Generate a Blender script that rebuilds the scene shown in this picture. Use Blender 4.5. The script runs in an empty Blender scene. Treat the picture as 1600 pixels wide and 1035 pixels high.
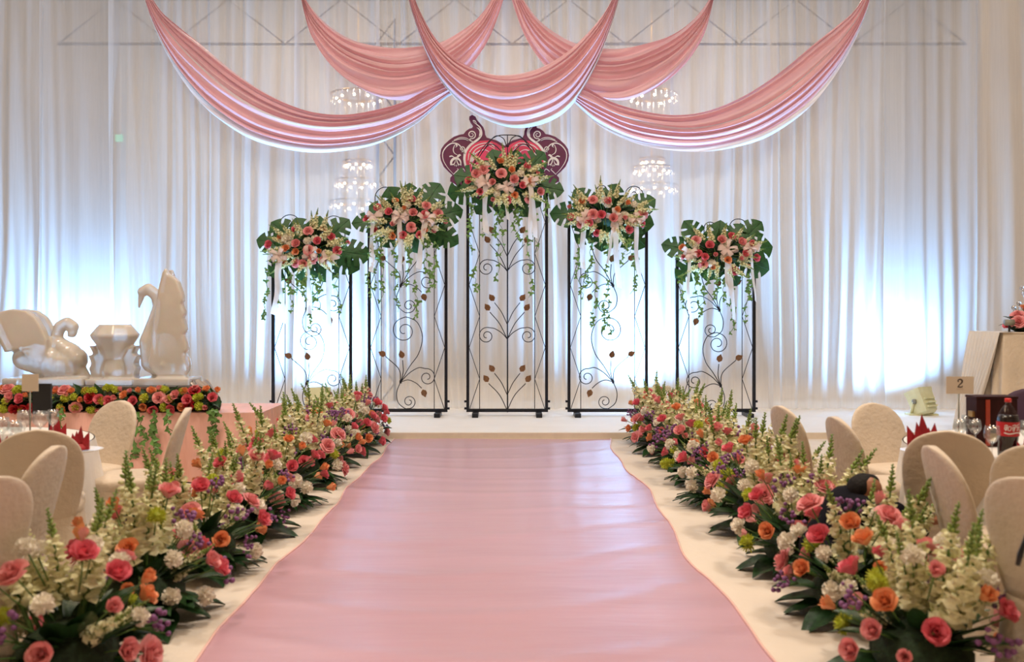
import bpy, bmesh, math, random
from mathutils import Vector, Matrix, Quaternion, Euler
PI = math.pi
sc = bpy.context.scene
C = sc.collection
rnd = random.Random(11)

# ------------------------------------------------------------------ camera
FPX, HZ, CH = 1400.0, 485.0, 1.6          # focal length in pixels, horizon row, eye height
cam_d = bpy.data.cameras.new('camera'); cam = bpy.data.objects.new('camera', cam_d); C.objects.link(cam)
cam.location = (0, 0, CH); cam.rotation_euler = (PI / 2, 0, 0)
cam_d.sensor_width = 36.0; cam_d.lens = 36.0 * FPX / 1600.0
cam_d.shift_y = -(517.5 - HZ) / 1600.0
cam_d.clip_end = 100
cam_d.dof.use_dof = True; cam_d.dof.focus_distance = 11.8; cam_d.dof.aperture_fstop = 2.0
sc.camera = cam
# ------------------------------------------------------------------ world, light, exposure
w = bpy.data.worlds.new('hall_air'); sc.world = w; w.use_nodes = True
w.node_tree.nodes['Background'].inputs[0].default_value = (1.0, 0.78, 0.58, 1)
w.node_tree.nodes['Background'].inputs[1].default_value = 0.03
sc.view_settings.view_transform = 'Standard'; sc.view_settings.look = 'None'
sc.view_settings.gamma = 1.0; sc.view_settings.use_curve_mapping = False
sc.view_settings.exposure = 0.15
def area_light(name, loc, size, power, col, rot=(0, 0, 0)):
    l = bpy.data.lights.new(name, 'AREA'); l.shape = 'DISK'; l.size = size; l.energy = power; l.color = col
    o = bpy.data.objects.new(name, l); C.objects.link(o); o.location = loc; o.rotation_euler = rot
    return o
WARM = (1.0, 0.67, 0.37)
for x, y, p in ((-4.2, 3.2, 72), (4.2, 3.2, 72), (-4.2, 7.2, 85), (4.2, 7.2, 85), (0, 3.6, 75), (0, 0.5, 25)):
    area_light('ceiling_lamp', (x, y, 8.9), 1.2, p, WARM)
for x in (-5.0, 0.0, 5.0):          # unseen lamps added before the stage, lighting swags and bouquets from the front
    area_light('added_front_light', (x, 5.9, 8.9), 1.2, 235, (1.0, 0.89, 0.78))
for x in (-5.0, 0.0, 5.0):          # lamps of the hall's far half, behind the drapes
    area_light('far_hall_lamp', (x, 17.2, 9.0), 1.4, 170, (1.0, 0.82, 0.64))

# ------------------------------------------------------------------ helpers
def P(px, py, d):
    """a point read off the photograph, at its own distance d"""
    return Vector(((px - 800.0) * d / FPX, d, CH - (py - HZ) * d / FPX))

ORG = {}
def reg(o, v): ORG[o.name] = Vector(v)
def org(o): return ORG.get(o.name, Vector((0, 0, 0))) if o else Vector((0, 0, 0))

def tag(o, label=None, cat=None, group=None, kind=None):
    if label: o['label'] = label
    if cat: o['category'] = cat
    if group: o['group'] = group
    if kind: o['kind'] = kind
    return o

def thing(name, label, cat, loc=(0, 0, 0), group=None, rotz=0.0):
    o = bpy.data.objects.new(name, None); C.objects.link(o); o.empty_display_size = 0.1
    o.location = loc; o.rotation_euler = (0, 0, rotz); reg(o, loc)
    return tag(o, label, cat, group)

class MB:
    def __init__(s): s.v = []; s.f = []; s.m = []
    def add(s, vs, fs, mi=0):
        b = len(s.v); s.v += [Vector(p) for p in vs]
        s.f += [tuple(i + b for i in f) for f in fs]; s.m += [mi] * len(fs); return s
    def box(s, c, size, rot=None, mi=0):
        x, y, z = (q / 2 for q in size); R = rot.to_matrix() if rot else Matrix.Identity(3)
        vs = [R @ Vector((a * x, b * y, d * z)) + Vector(c) for a in (-1, 1) for b in (-1, 1) for d in (-1, 1)]
        return s.add(vs, [(0, 1, 3, 2), (4, 6, 7, 5), (0, 4, 5, 1), (2, 3, 7, 6), (0, 2, 6, 4), (1, 5, 7, 3)], mi)
    def tube(s, pts, r, n=6, mi=0, caps=True):
        pts = [Vector(p) for p in pts]; N = len(pts); vs = []; fs = []
        rr = r if isinstance(r, (list, tuple)) else [r] * N
        up = None
        for i, p in enumerate(pts):
            t = (pts[min(i + 1, N - 1)] - pts[max(i - 1, 0)])
            t = t.normalized() if t.length > 1e-9 else Vector((0, 0, 1))
            if up is None:
                up = Vector((0, 0, 1)) if abs(t.z) < .9 else Vector((0, 1, 0))
            a = t.cross(up)
            if a.length < 1e-6: a = t.cross(Vector((1, 0, 0)))
            a.normalize(); b = a.cross(t).normalized(); up = b
            for k in range(n):
                q = 2 * PI * (k + .5) / n
                vs.append(p + (a * math.cos(q) + b * math.sin(q)) * rr[i])
        for i in range(N - 1):
            for k in range(n):
                k2 = (k + 1) % n
                fs.append((i * n + k, i * n + k2, (i + 1) * n + k2, (i + 1) * n + k))
        if caps:
            fs.append(tuple(range(n - 1, -1, -1))); fs.append(tuple(range((N - 1) * n, N * n)))
        return s.add(vs, fs, mi)
    def grid(s, fn, nu, nv, mi=0, wrap=False):
        vs = [fn(i / nu, j / nv) for j in range(nv + 1) for i in range(nu + (0 if wrap else 1))]
        W = nu if wrap else nu + 1; fs = []
        for j in range(nv):
            for i in range(nu):
                i2 = (i + 1) % W if wrap else i + 1
                fs.append((j * W + i, j * W + i2, (j + 1) * W + i2, (j + 1) * W + i))
        return s.add(vs, fs, mi)
    def lathe(s, prof, n=16, c=(0, 0, 0), mi=0):
        c = Vector(c)
        vs = [c + Vector((r * math.cos(2 * PI * k / n), r * math.sin(2 * PI * k / n), z)) for r, z in prof for k in range(n)]
        fs = [(i * n + k, i * n + (k + 1) % n, (i + 1) * n + (k + 1) % n, (i + 1) * n + k) for i in range(len(prof) - 1) for k in range(n)]
        return s.add(vs, fs, mi)
    def ball(s, c, r, n=8, m=5, mi=0, R=None):
        r = Vector(r) if not isinstance(r, (int, float)) else Vector((r, r, r)); c = Vector(c)
        vs = []; fs = []
        def T(v):
            v = Vector((v[0] * r.x, v[1] * r.y, v[2] * r.z)); return c + (R @ v if R else v)
        vs.append(T((0, 0, -1)))
        for j in range(1, m):
            a = -PI / 2 + PI * j / m
            for k in range(n):
                q = 2 * PI * k / n; vs.append(T((math.cos(a) * math.cos(q), math.cos(a) * math.sin(q), math.sin(a))))
        vs.append(T((0, 0, 1))); L = len(vs) - 1
        for k in range(n): fs.append((0, 1 + (k + 1) % n, 1 + k))
        for j in range(m - 2):
            for k in range(n):
                a, b = 1 + j * n + k, 1 + j * n + (k + 1) % n; fs.append((a, b, b + n, a + n))
        for k in range(n): fs.append((L, 1 + (m - 2) * n + k, 1 + (m - 2) * n + (k + 1) % n))
        return s.add(vs, fs, mi)
    def prism(s, poly, y0, y1, mi=0):
        """outline in x,z extruded along y"""
        n = len(poly); vs = [Vector((x, y0, z)) for x, z in poly] + [Vector((x, y1, z)) for x, z in poly]
        fs = [tuple(range(n)), tuple(range(2 * n - 1, n - 1, -1))] + [((i + 1) % n, i, n + i, n + (i + 1) % n) for i in range(n)]
        return s.add(vs, fs, mi)
    def ribbon(s, pts, wd, y0, y1, mi=0):
        """a flat strip along points in x,z with thickness y0..y1"""
        N = len(pts); ww = wd if isinstance(wd, (list, tuple)) else [wd] * N; L = []; Rr = []
        for i in range(N):
            a = Vector(pts[max(i - 1, 0)]); b = Vector(pts[min(i + 1, N - 1)]); t = (b - a)
            t = t.normalized() if t.length > 1e-9 else Vector((1, 0)); nn = Vector((-t.y, t.x)) * ww[i] / 2
            p = Vector(pts[i]); L.append(p + nn); Rr.append(p - nn)
        vs = []
        for i in range(N):
            for q, y in ((L[i], y0), (Rr[i], y0), (L[i], y1), (Rr[i], y1)): vs.append((q.x, y, q.y))
        fs = []
        for i in range(N - 1):
            a = 4 * i; b = a + 4
            fs += [(a, a + 1, b + 1, b), (a + 2, b + 2, b + 3, a + 3), (a, b, b + 2, a + 2), (a + 1, a + 3, b + 3, b + 1)]
        fs += [(0, 2, 3, 1), (4 * N - 4, 4 * N - 3, 4 * N - 1, 4 * N - 2)]
        return s.add(vs, fs, mi)
    def mesh(s, name, mats, smooth=True, off=Vector((0, 0, 0))):
        me = bpy.data.meshes.new(name); me.from_pydata([tuple(p - off) for p in s.v], [], s.f)
        for m in (mats if isinstance(mats, (list, tuple)) else [mats]): me.materials.append(m)
        if len(me.materials) > 1: me.polygons.foreach_set('material_index', s.m)
        if smooth: me.polygons.foreach_set('use_smooth', [True] * len(me.polygons))
        me.update(); return me
    def build(s, name, mats, parent=None, smooth=True, world=True):
        off = org(parent) if world else Vector((0, 0, 0))
        o = bpy.data.objects.new(name, s.mesh(name, mats, smooth, off)); C.objects.link(o)
        if parent: o.parent = parent; reg(o, off if world else (0, 0, 0))
        return o

def solo(mb, name, mats, base, label, cat, group=None, smooth=True):
    """a thing that is one mesh, origin at its base"""
    off = Vector(base); o = bpy.data.objects.new(name, mb.mesh(name, mats, smooth, off)); C.objects.link(o); o.location = off
    reg(o, off); return tag(o, label, cat, group)

def inst(me, name, parent, loc, rot=None, scale=1.0):
    o = bpy.data.objects.new(name, me); C.objects.link(o); o.parent = parent; o.location = loc
    if rot is not None:
        o.rotation_mode = 'QUATERNION'; o.rotation_quaternion = rot
    o.scale = (scale, scale, scale) if isinstance(scale, (int, float)) else scale
    return o

def aim(d, spin=0.0):
    """turns local +z to d"""
    d = Vector(d).normalized(); return d.to_track_quat('Z', 'Y') @ Quaternion((0, 0, 1), spin)

def crom(pts, n):
    pts = [Vector(p) for p in pts]; out = []; N = len(pts) - 1
    for k in range(n + 1):
        t = k / n * N; i = min(int(t), N - 1); f = t - i
        p0 = pts[i - 1] if i > 0 else 2 * pts[0] - pts[1]; p1 = pts[i]; p2 = pts[i + 1]
        p3 = pts[i + 2] if i + 2 <= N else 2 * pts[N] - pts[N - 1]
        out.append(.5 * ((2 * p1) + (p2 - p0) * f + (2 * p0 - 5 * p1 + 4 * p2 - p3) * f * f + (3 * p1 - p0 - 3 * p2 + p3) * f ** 3))
    return out

def blob_mesh(name, caps, voxel, mats, smooth_iter=4, extra=None):
    """capsules (p0, r0, p1, r1) fused into one continuous surface; r may be a number"""
    mb = MB()
    for p0, r0, p1, r1 in caps:
        p0 = Vector(p0); p1 = Vector(p1); L = (p1 - p0).length; k = max(2, int(L / (min(r0, r1) * .45)) + 1)
        for i in range(k):
            t = i / (k - 1); mb.ball(p0.lerp(p1, t), r0 + (r1 - r0) * t, 12, 8)
    if extra: extra(mb)
    me = mb.mesh(name, mats)
    o = bpy.data.objects.new(name, me); C.objects.link(o)
    md = o.modifiers.new('r', 'REMESH'); md.mode = 'VOXEL'; md.voxel_size = voxel; md.use_smooth_shade = True
    sm = o.modifiers.new('s', 'SMOOTH'); sm.iterations = smooth_iter; sm.factor = .5
    dg = bpy.context.evaluated_depsgraph_get(); ev = o.evaluated_get(dg)
    out = bpy.data.meshes.new_from_object(ev, depsgraph=dg); out.name = name
    bpy.data.objects.remove(o); bpy.data.meshes.remove(me)
    out.polygons.foreach_set('use_smooth', [True] * len(out.polygons))
    if not out.materials: out.materials.append(mats)
    return out

# ------------------------------------------------------------------ materials (all procedural)
def mat(name, col, rough=.5, var=.08, vscale=8.0, bump=0.0, bscale=60.0, metal=0.0, spec=.5, stretch=(1, 1, 1), translucent=0.0, sheen=0.0, **kw):
    m = bpy.data.materials.new(name); m.use_nodes = True; nt = m.node_tree; b = nt.nodes['Principled BSDF']
    b.inputs['Roughness'].default_value = rough; b.inputs['Metallic'].default_value = metal
    b.inputs['Specular IOR Level'].default_value = spec
    b.inputs['Sheen Weight'].default_value = sheen
    for k, v in kw.items():
        b.inputs[k.replace('_', ' ')].default_value = v
    tc = nt.nodes.new('ShaderNodeTexCoord'); mp = nt.nodes.new('ShaderNodeMapping'); mp.inputs['Scale'].default_value = stretch
    nt.links.new(tc.outputs['Object'], mp.inputs['Vector'])
    nz = nt.nodes.new('ShaderNodeTexNoise'); nz.inputs['Scale'].default_value = vscale; nz.inputs['Detail'].default_value = 4
    nt.links.new(mp.outputs[0], nz.inputs['Vector'])
    rp = nt.nodes.new('ShaderNodeValToRGB'); e = rp.color_ramp.elements
    e[0].position = .3; e[1].position = .7
    e[0].color = (*[max(0, c * (1 - var)) for c in col], 1); e[1].color = (*[min(1, c * (1 + var)) for c in col], 1)
    nt.links.new(nz.outputs['Fac'], rp.inputs['Fac']); nt.links.new(rp.outputs['Color'], b.inputs['Base Color'])
    nrm = None
    if bump:
        n2 = nt.nodes.new('ShaderNodeTexNoise'); n2.inputs['Scale'].default_value = bscale; n2.inputs['Detail'].default_value = 3
        nt.links.new(mp.outputs[0], n2.inputs['Vector'])
        bp = nt.nodes.new('ShaderNodeBump'); bp.inputs['Strength'].default_value = bump; bp.inputs['Distance'].default_value = .02
        nt.links.new(n2.outputs['Fac'], bp.inputs['Height']); nt.links.new(bp.outputs['Normal'], b.inputs['Normal']); nrm = bp
    if translucent:
        tr = nt.nodes.new('ShaderNodeBsdfTranslucent'); nt.links.new(rp.outputs['Color'], tr.inputs['Color'])
        mx = nt.nodes.new('ShaderNodeMixShader'); mx.inputs[0].default_value = translucent
        nt.links.new(b.outputs[0], mx.inputs[1]); nt.links.new(tr.outputs[0], mx.inputs[2])
        nt.links.new(mx.outputs[0], nt.nodes['Material Output'].inputs['Surface'])
    return m

def sheer(name, col, opacity, trans=.45):
    m = bpy.data.materials.new(name); m.use_nodes = True; nt = m.node_tree; nt.nodes.remove(nt.nodes['Principled BSDF'])
    tc = nt.nodes.new('ShaderNodeTexCoord'); mp = nt.nodes.new('ShaderNodeMapping'); mp.inputs['Scale'].default_value = (14, 14, .5)
    nt.links.new(tc.outputs['Object'], mp.inputs['Vector'])
    nz = nt.nodes.new('ShaderNodeTexNoise'); nz.inputs['Scale'].default_value = 3; nz.inputs['Detail'].default_value = 3
    nt.links.new(mp.outputs[0], nz.inputs['Vector'])
    rp = nt.nodes.new('ShaderNodeValToRGB'); e = rp.color_ramp.elements
    e[0].position = .3; e[1].position = .7; e[0].color = (*[c * .95 for c in col], 1); e[1].color = (*col, 1)
    nt.links.new(nz.outputs['Fac'], rp.inputs['Fac'])
    d = nt.nodes.new('ShaderNodeBsdfDiffuse'); t = nt.nodes.new('ShaderNodeBsdfTranslucent'); x = nt.nodes.new('ShaderNodeBsdfTransparent')
    for q in (d, t): nt.links.new(rp.outputs['Color'], q.inputs['Color'])
    m1 = nt.nodes.new('ShaderNodeMixShader'); m1.inputs[0].default_value = trans
    nt.links.new(d.outputs[0], m1.inputs[1]); nt.links.new(t.outputs[0], m1.inputs[2])
    m2 = nt.nodes.new('ShaderNodeMixShader'); m2.inputs[0].default_value = opacity
    nt.links.new(x.outputs[0], m2.inputs[1]); nt.links.new(m1.outputs[0], m2.inputs[2])
    nt.links.new(m2.outputs[0], nt.nodes['Material Output'].inputs['Surface'])
    return m

def emit(name, col, s):
    m = bpy.data.materials.new(name); m.use_nodes = True; nt = m.node_tree
    b = nt.nodes['Principled BSDF']; b.inputs['Base Color'].default_value = (*col, 1)
    b.inputs['Emission Color'].default_value = (*col, 1); b.inputs['Emission Strength'].default_value = s
    return m

M = dict(
    floor=mat('cream_floor_cloth', (.74, .66, .56), .75, .05, 2.0, .12, 25),
    stage=mat('white_stage_cloth', (.86, .84, .81), .6, .03, 2.0, .1, 20),
    riser=mat('shade_toned_riser', (.72, .62, .5), .7, .05),  # beige tone paints in the weaker light on the stage front
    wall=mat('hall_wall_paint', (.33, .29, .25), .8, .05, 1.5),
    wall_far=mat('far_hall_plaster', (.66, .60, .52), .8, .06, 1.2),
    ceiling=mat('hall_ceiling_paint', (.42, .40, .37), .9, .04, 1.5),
    runner=mat('pink_runner_film', (.56, .33, .40), .34, .06, 1.6, .3, 4, stretch=(.35, 2.2, 1), Coat_Weight=.55, Coat_Roughness=.22),
    runner_edge=mat('pink_runner_hem', (.88, .56, .5), .5, .05),
    sheer=sheer('white_sheer_voile', (.82, .82, .83), .56, .22),
    sheer2=sheer('white_dense_voile', (.80, .76, .72), .93),
    pink=mat('pink_satin', (.97, .63, .67), .36, .04, 3, .05, 40, translucent=.25, sheen=.3),
    white_satin=mat('white_satin_strip', (.9, .89, .9), .35, .03, translucent=.25),
    iron=mat('black_wrought_iron', (.012, .014, .022), .42, .3, 20, metal=.3),
    bronze=mat('bronze_metal_leaf', (.23, .12, .06), .45, .25, 30, metal=.6),
    plum=mat('plum_board', (.14, .020, .068), .5, .1),
    red=mat('crimson_heart_print', (.76, .06, .13), .45, .18, 3),
    cream=mat('cream_scroll_print', (.88, .78, .70), .5, .06),
    monstera=mat('dark_monstera_leaf', (.020, .10, .020), .48, .35, 10, .08, 30),
    leaf=mat('dark_leaf', (.018, .06, .016), .35, .45, 14, .1, 40),
    ivy=mat('ivy_leaf', (.12, .26, .06), .4, .4, 25),
    stem=mat('green_stem', (.10, .20, .04), .5, .3, 20),
    foam=mat('moss_foam', (.015, .035, .012), .9, .5, 30, .5, 60),
    rose=mat('pink_rose_petal', (.84, .20, .25), .5, .16, 20, translucent=.2),
    rose2=mat('pale_pink_rose_petal', (.90, .38, .38), .5, .14, 20, translucent=.2),
    rose3=mat('red_rose_petal', (.50, .02, .03), .5, .16, 20, translucent=.15),
    peach=mat('peach_rose_petal', (.92, .38, .17), .5, .16, 20, translucent=.2),
    white_f=mat('white_carnation_petal', (.92, .87, .74), .55, .08, 30, translucent=.2),
    lime=mat('lime_chrysanthemum_petal', (.55, .60, .06), .5, .2, 25, translucent=.15),
    snap=mat('cream_snapdragon_petal', (.90, .86, .54), .55, .15, 30, translucent=.2),
    snap_g=mat('snapdragon_bud', (.24, .34, .07), .5, .3, 30),
    statice=mat('purple_statice', (.24, .09, .24), .6, .3, 40),
    ribbon=mat('blush_ribbon', (.90, .74, .68), .4, .04, translucent=.35),
    ribbon_w=mat('white_organza', (.92, .88, .86), .4, .03, translucent=.4),
    chair=mat('cream_brocade', (.68, .57, .44), .6, .06, 5, .35, 28, sheen=.2),
    cloth=mat('white_tablecloth', (.80, .77, .73), .6, .04, 4, .15, 30),
    pinkcloth=mat('pink_tablecloth', (.80, .45, .38), .42, .09, 3, .5, 5, stretch=(2.5, 2.5, .5)),
    silver=mat('silver_satin', (.50, .42, .36), .3, .1, 6, .2, 15, metal=.5),
    steel=mat('brushed_steel', (.55, .55, .56), .25, .1, 30, metal=.95),
    ice=mat('milky_ice', (.84, .78, .70), .18, .04, 6, .12, 12, Transmission_Weight=.45, IOR=1.31, Subsurface_Weight=.2, Coat_Weight=.4),
    lampcase=mat('cream_lamp_case', (.72, .70, .42), .45, .06, 10),
    lampdark=mat('lamp_yoke_grey', (.25, .25, .2), .5, .1),
    rope=mat('truss_aluminium', (.07, .07, .08), .5, .1, 20, metal=.4),
    card=mat('ivory_card', (.82, .72, .58), .7, .03),
    black=mat('matt_black', (.008, .007, .007), .5, .2),
    ink=mat('dark_ink', (.05, .03, .025), .6, .1),
    faintink=mat('tan_ink', (.5, .36, .24), .6, .1),
    wood=mat('dark_cherry_wood', (.035, .007, .006), .55, .3, 6, stretch=(6, 6, 1), spec=.15),
    redband=mat('red_lacquer', (.42, .05, .02), .35, .1),
    gold=mat('brass_fitting', (.5, .32, .12), .35, .15, metal=.8),
    napkin=mat('red_napkin', (.36, .008, .016), .6, .12, 10),
    china=mat('white_china', (.85, .83, .8), .15, .02),
    cola=mat('dark_cola', (.012, .004, .003), .08, .2),
    label=mat('red_bottle_label', (.55, .015, .02), .4, .05),
    labelwhite=mat('white_print', (.9, .86, .84), .5, .02),
    cap=mat('red_cap', (.75, .03, .03), .4, .05),
    purple=mat('dark_purple_cloth', (.045, .015, .04), .7, .15),
    skin=mat('skin', (.36, .15, .08), .5, .08, 10),
    hair=mat('black_hair', (.010, .008, .007), .65, .3, 40, .3, 80, spec=.2),
    jacket=mat('black_jacket', (.008, .008, .013), .9, .2, spec=.15),
    crystal=mat('crystal', (.92, .92, .95), .05, .02, Transmission_Weight=.85, IOR=1.5),
    bulb=emit('warm_bulb', (1.0, .72, .42), 26),
    lens=emit('cool_lamp_lens', (.80, .92, 1.0), 12),
    exit=emit('green_exit_panel', (.25, .8, .45), .35),
)
def glass(name, lo, hi):
    m = bpy.data.materials.new(name); m.use_nodes = True; nt = m.node_tree; nt.nodes.remove(nt.nodes['Principled BSDF'])
    x = nt.nodes.new('ShaderNodeBsdfTransparent'); x.inputs[0].default_value = (.93, .95, .95, 1)
    g = nt.nodes.new('ShaderNodeBsdfGlossy'); g.inputs['Roughness'].default_value = .04
    nz = nt.nodes.new('ShaderNodeTexNoise'); nz.inputs['Scale'].default_value = 12
    mr = nt.nodes.new('ShaderNodeMapRange'); mr.inputs[3].default_value = lo; mr.inputs[4].default_value = hi
    nt.links.new(nz.outputs['Fac'], mr.inputs[0])
    mx = nt.nodes.new('ShaderNodeMixShader'); nt.links.new(mr.outputs[0], mx.inputs[0])
    nt.links.new(x.outputs[0], mx.inputs[1]); nt.links.new(g.outputs[0], mx.inputs[2])
    nt.links.new(mx.outputs[0], nt.nodes['Material Output'].inputs['Surface'])
    return m
M['glass'] = glass('clear_glass', .10, .24); M['pet'] = glass('clear_bottle_plastic', .03, .08)

# ------------------------------------------------------------------ the room
def struct(mb, name, m, smooth=False):
    o = mb.build(name, m, None, smooth); o['kind'] = 'structure'; return o
RX, RY0, RY1, RZ = 9.2, -4.0, 21.0, 9.6
STG = .08                                   # stage height
struct(MB().box((0, (RY0 + RY1) / 2, -.1), (2 * RX, RY1 - RY0, .2)), 'floor', M['floor'])
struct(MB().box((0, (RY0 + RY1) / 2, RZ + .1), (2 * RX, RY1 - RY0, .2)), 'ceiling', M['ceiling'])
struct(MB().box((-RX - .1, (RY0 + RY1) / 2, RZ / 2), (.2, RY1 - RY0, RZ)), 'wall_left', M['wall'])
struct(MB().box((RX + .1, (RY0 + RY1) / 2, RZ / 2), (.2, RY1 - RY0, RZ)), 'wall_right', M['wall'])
struct(MB().box((0, RY1 + .1, RZ / 2), (2 * RX, .2, RZ)), 'wall_back', M['wall_far'])
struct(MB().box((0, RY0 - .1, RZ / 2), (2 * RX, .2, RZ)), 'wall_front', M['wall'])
SF, SB = 11.15, 15.0
st = struct(MB().box((0, (SF + SB) / 2, STG / 2), (2 * RX - .02, SB - SF, STG)), 'stage_platform', M['stage'])
ed = MB().box((0, SF - .01, STG / 2 - .004), (2 * RX - .03, .02, STG - .008)).build('stage_edge', M['riser'], st, False)

# carpet runner with wrinkles
def runner(u, v):
    y = .6 + v * (SF - .06 - .6); x0 = -1.45 + .02 * math.sin(y * 2.1) + .012 * math.sin(y * 5.3); x1 = 1.17 + .035 * math.sin(y * 1.7 + 1) + .02 * math.sin(y * 4.1)
    z = .006 + .006 * max(0, math.sin(y * 9 + 1.5 * math.sin(y * 1.3 + 3 * u) + 2 * math.sin(u * 4))) ** 3 + .002 * math.sin(u * 17 + y * 2)
    return Vector((x0 + (x1 - x0) * u, y, max(.003, z)))
rn = MB().grid(runner, 40, 260)
ro = solo(rn, 'carpet_runner', M['runner'], (-.08, 5.8, 0), 'long pink carpet runner laid down the aisle to the stage', 'carpet')
for e in (0, 1):
    hb = MB(); hb.tube([runner(e, k / 130) + Vector((0, 0, .004)) for k in range(131)], .007, 4)
    hb.build('hem', M['runner_edge'], ro)

# ------------------------------------------------------------------ white drapes
DR = 13.7
def smooth_noise(seed, n):
    r = random.Random(seed); return [r.uniform(-1, 1) for _ in range(n)]
def sample(a, x):
    i = math.floor(x); f = x - i; f = f * f * (3 - 2 * f); n = len(a); return a[i % n] * (1 - f) + a[(i + 1) % n] * f
NT = [smooth_noise(k, 997) for k in range(8)]
def fold(x, t, amp=1.0):
    """depth offset of the cloth; t = 0 top, 1 bottom"""
    ph = x * 3.2 + 2.2 * sample(NT[0], x * 1.3) + .55 * t * sample(NT[1], x * .9) * 3
    a = .35 + .65 * abs(sample(NT[2], x * .8 + .25 * t)) * 1.3
    y = .055 * a * math.sin(ph * 2 * PI * .9) + .03 * sample(NT[3], x * 6 + 2.5 * t * sample(NT[4], x * .6)) + .018 * sample(NT[5], x * 15) * a
    y += .06 * t * sample(NT[6], x * .7)
    return y * amp
def drape(px0, px1, label, m='sheer', amp=1.0, d=DR, off=0.0, ztop=6.75):
    x0 = (px0 - 800) * d / FPX; x1 = (px1 - 800) * d / FPX
    n = max(20, int((x1 - x0) / .0125)); zt = ztop
    def fn(u, v):
        x = x0 + (x1 - x0) * u; z = STG + .012 + (zt - STG - .012) * (1 - v)
        e = .05 * math.exp(-min(u, 1 - u) * (x1 - x0) / .04)
        return Vector((x + .02 * math.sin(9 * v + x * 3) * v, d + off + fold(x + off * 40, v, amp) - e, z))
    mb = MB().grid(fn, n, 16)
    return solo(mb, 'sheer_curtain', M[m], ((x0 + x1) / 2, d, STG), label, 'curtain', 'white sheer drapes hung behind the stage')
BD = [(-130, 70, 'white sheer drape at the far left edge of the backdrop', .8), (62, 178, 'smooth sheer drape behind the left ice swan', .35),
      (172, 332, 'pleated sheer drape rising behind the tall ice swan', 1.0), (326, 468, 'sheer drape left of the leftmost iron flower stand', 1.1),
      (462, 594, 'sheer drape behind the leftmost iron stand, lit by a floor lamp', 1.0), (588, 740, 'sheer drape behind the second iron stand from the left', 1.0),
      (734, 892, 'sheer drape behind the tall centre iron stand', 1.0), (886, 1052, 'sheer drape behind the second iron stand from the right', .6),
      (1046, 1204, 'sheer drape behind the rightmost iron flower stand', 1.0), (1198, 1384, 'loosely gathered sheer drape right of the iron stands', 1.25),
      (1378, 1524, 'smooth sheer drape above the cream floor lamp on the right', .5)]
for i, (a, b, lb, am) in enumerate(BD): drape(a, b, lb, 'sheer', am, DR, .035 if i % 2 else -.02)
drape(1518, 1740, 'opaque beige drape behind the tall draped podium', 'sheer2', .35, DR, -.1)
# rail the drapes and swags hang from (above the picture)
rail = MB().tube([(-8.9, DR, 6.77), (8.9, DR, 6.77)], .03, 8)
solo(rail, 'curtain_rail', M['rope'], (0, DR, 6.74), 'long metal rail carrying the white drapes', 'rail')

# truss behind the drapes
def truss_span(name, a, b, drop, label, vert=False):
    t = thing(name, label, 'truss', a)
    a = Vector(a); b = Vector(b); d = (b - a).normalized(); L = (b - a).length; o = Vector(drop); n = int(L / (o.length * 1.25)); r = .026
    MB().tube([a, b], r, 6).build('chord', M['rope'], t); MB().tube([a + o, b + o], r, 6).build('chord', M['rope'], t)
    for k in range(n):
        p = a + d * (L * k / n); q = a + d * (L * (k + 1) / n)
        MB().tube([p, q + o] if k % 2 == 0 else [p + o, q], .013, 5).build('brace', M['rope'], t)
    return t
truss_span('lighting_truss', (-7.6, 15.0, 6.06), (7.6, 15.0, 6.06), (0, 0, .75), 'horizontal metal truss faintly seen behind the drapes')
truss_span('truss_tower', P(590, 485 + 1.6 * 1400 / 15.0, 15.0), P(590, 30, 15.0), (.29, 0, 0), 'upright metal truss tower seen through the drape left of centre')

def chandelier(px, d, tiers, label):
    c = P(px, tiers[0][0] - 60, d); t = thing('chandelier', label, 'chandelier', c)
    zt = RZ
    MB().tube([(c.x, d, zt), (c.x, d, P(px, tiers[-1][0], d).z)], .008, 6).build('rod', M['gold'], t)
    for py, rpx in tiers:
        q = P(px, py, d); r = rpx * d / FPX; mb = MB()
        mb.tube([q + Vector((r * math.cos(a * PI / 12), r * math.sin(a * PI / 12), .12)) for a in range(25)], .02, 5, caps=False)
        ring = mb.build('ring', M['gold'], t)
        cr = MB()
        for a in range(28):
            ang = a * 2 * PI / 28; cr.box(q + Vector((r * math.cos(ang), r * math.sin(ang), -.04)), (.03, .03, .3))
        cro = cr.build('crystal_fringe', M['crystal'], t, False); cro['kind'] = 'stuff'
        for a in range(10):
            ang = a * 2 * PI / 10 + .3; MB().ball(q + Vector((r * .8 * math.cos(ang), r * .8 * math.sin(ang), .03)), .028, 8, 6).build('bulb', M['bulb'], t)
    return t
chandelier(560, 18.2, [(158, 42), (262, 24), (292, 36), (325, 44)], 'tiered crystal chandelier glowing through the drape left of centre')
chandelier(1018, 18.2, [(158, 40), (258, 20), (272, 34), (300, 40)], 'tiered crystal chandelier glowing through the drape right of centre')
q = P(180, 216, 20.8)
solo(MB().box(q, (.34, .06, .16)), 'exit_sign', M['exit'], q, 'small green sign glimmering through the left drape', 'sign', smooth=False)

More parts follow.
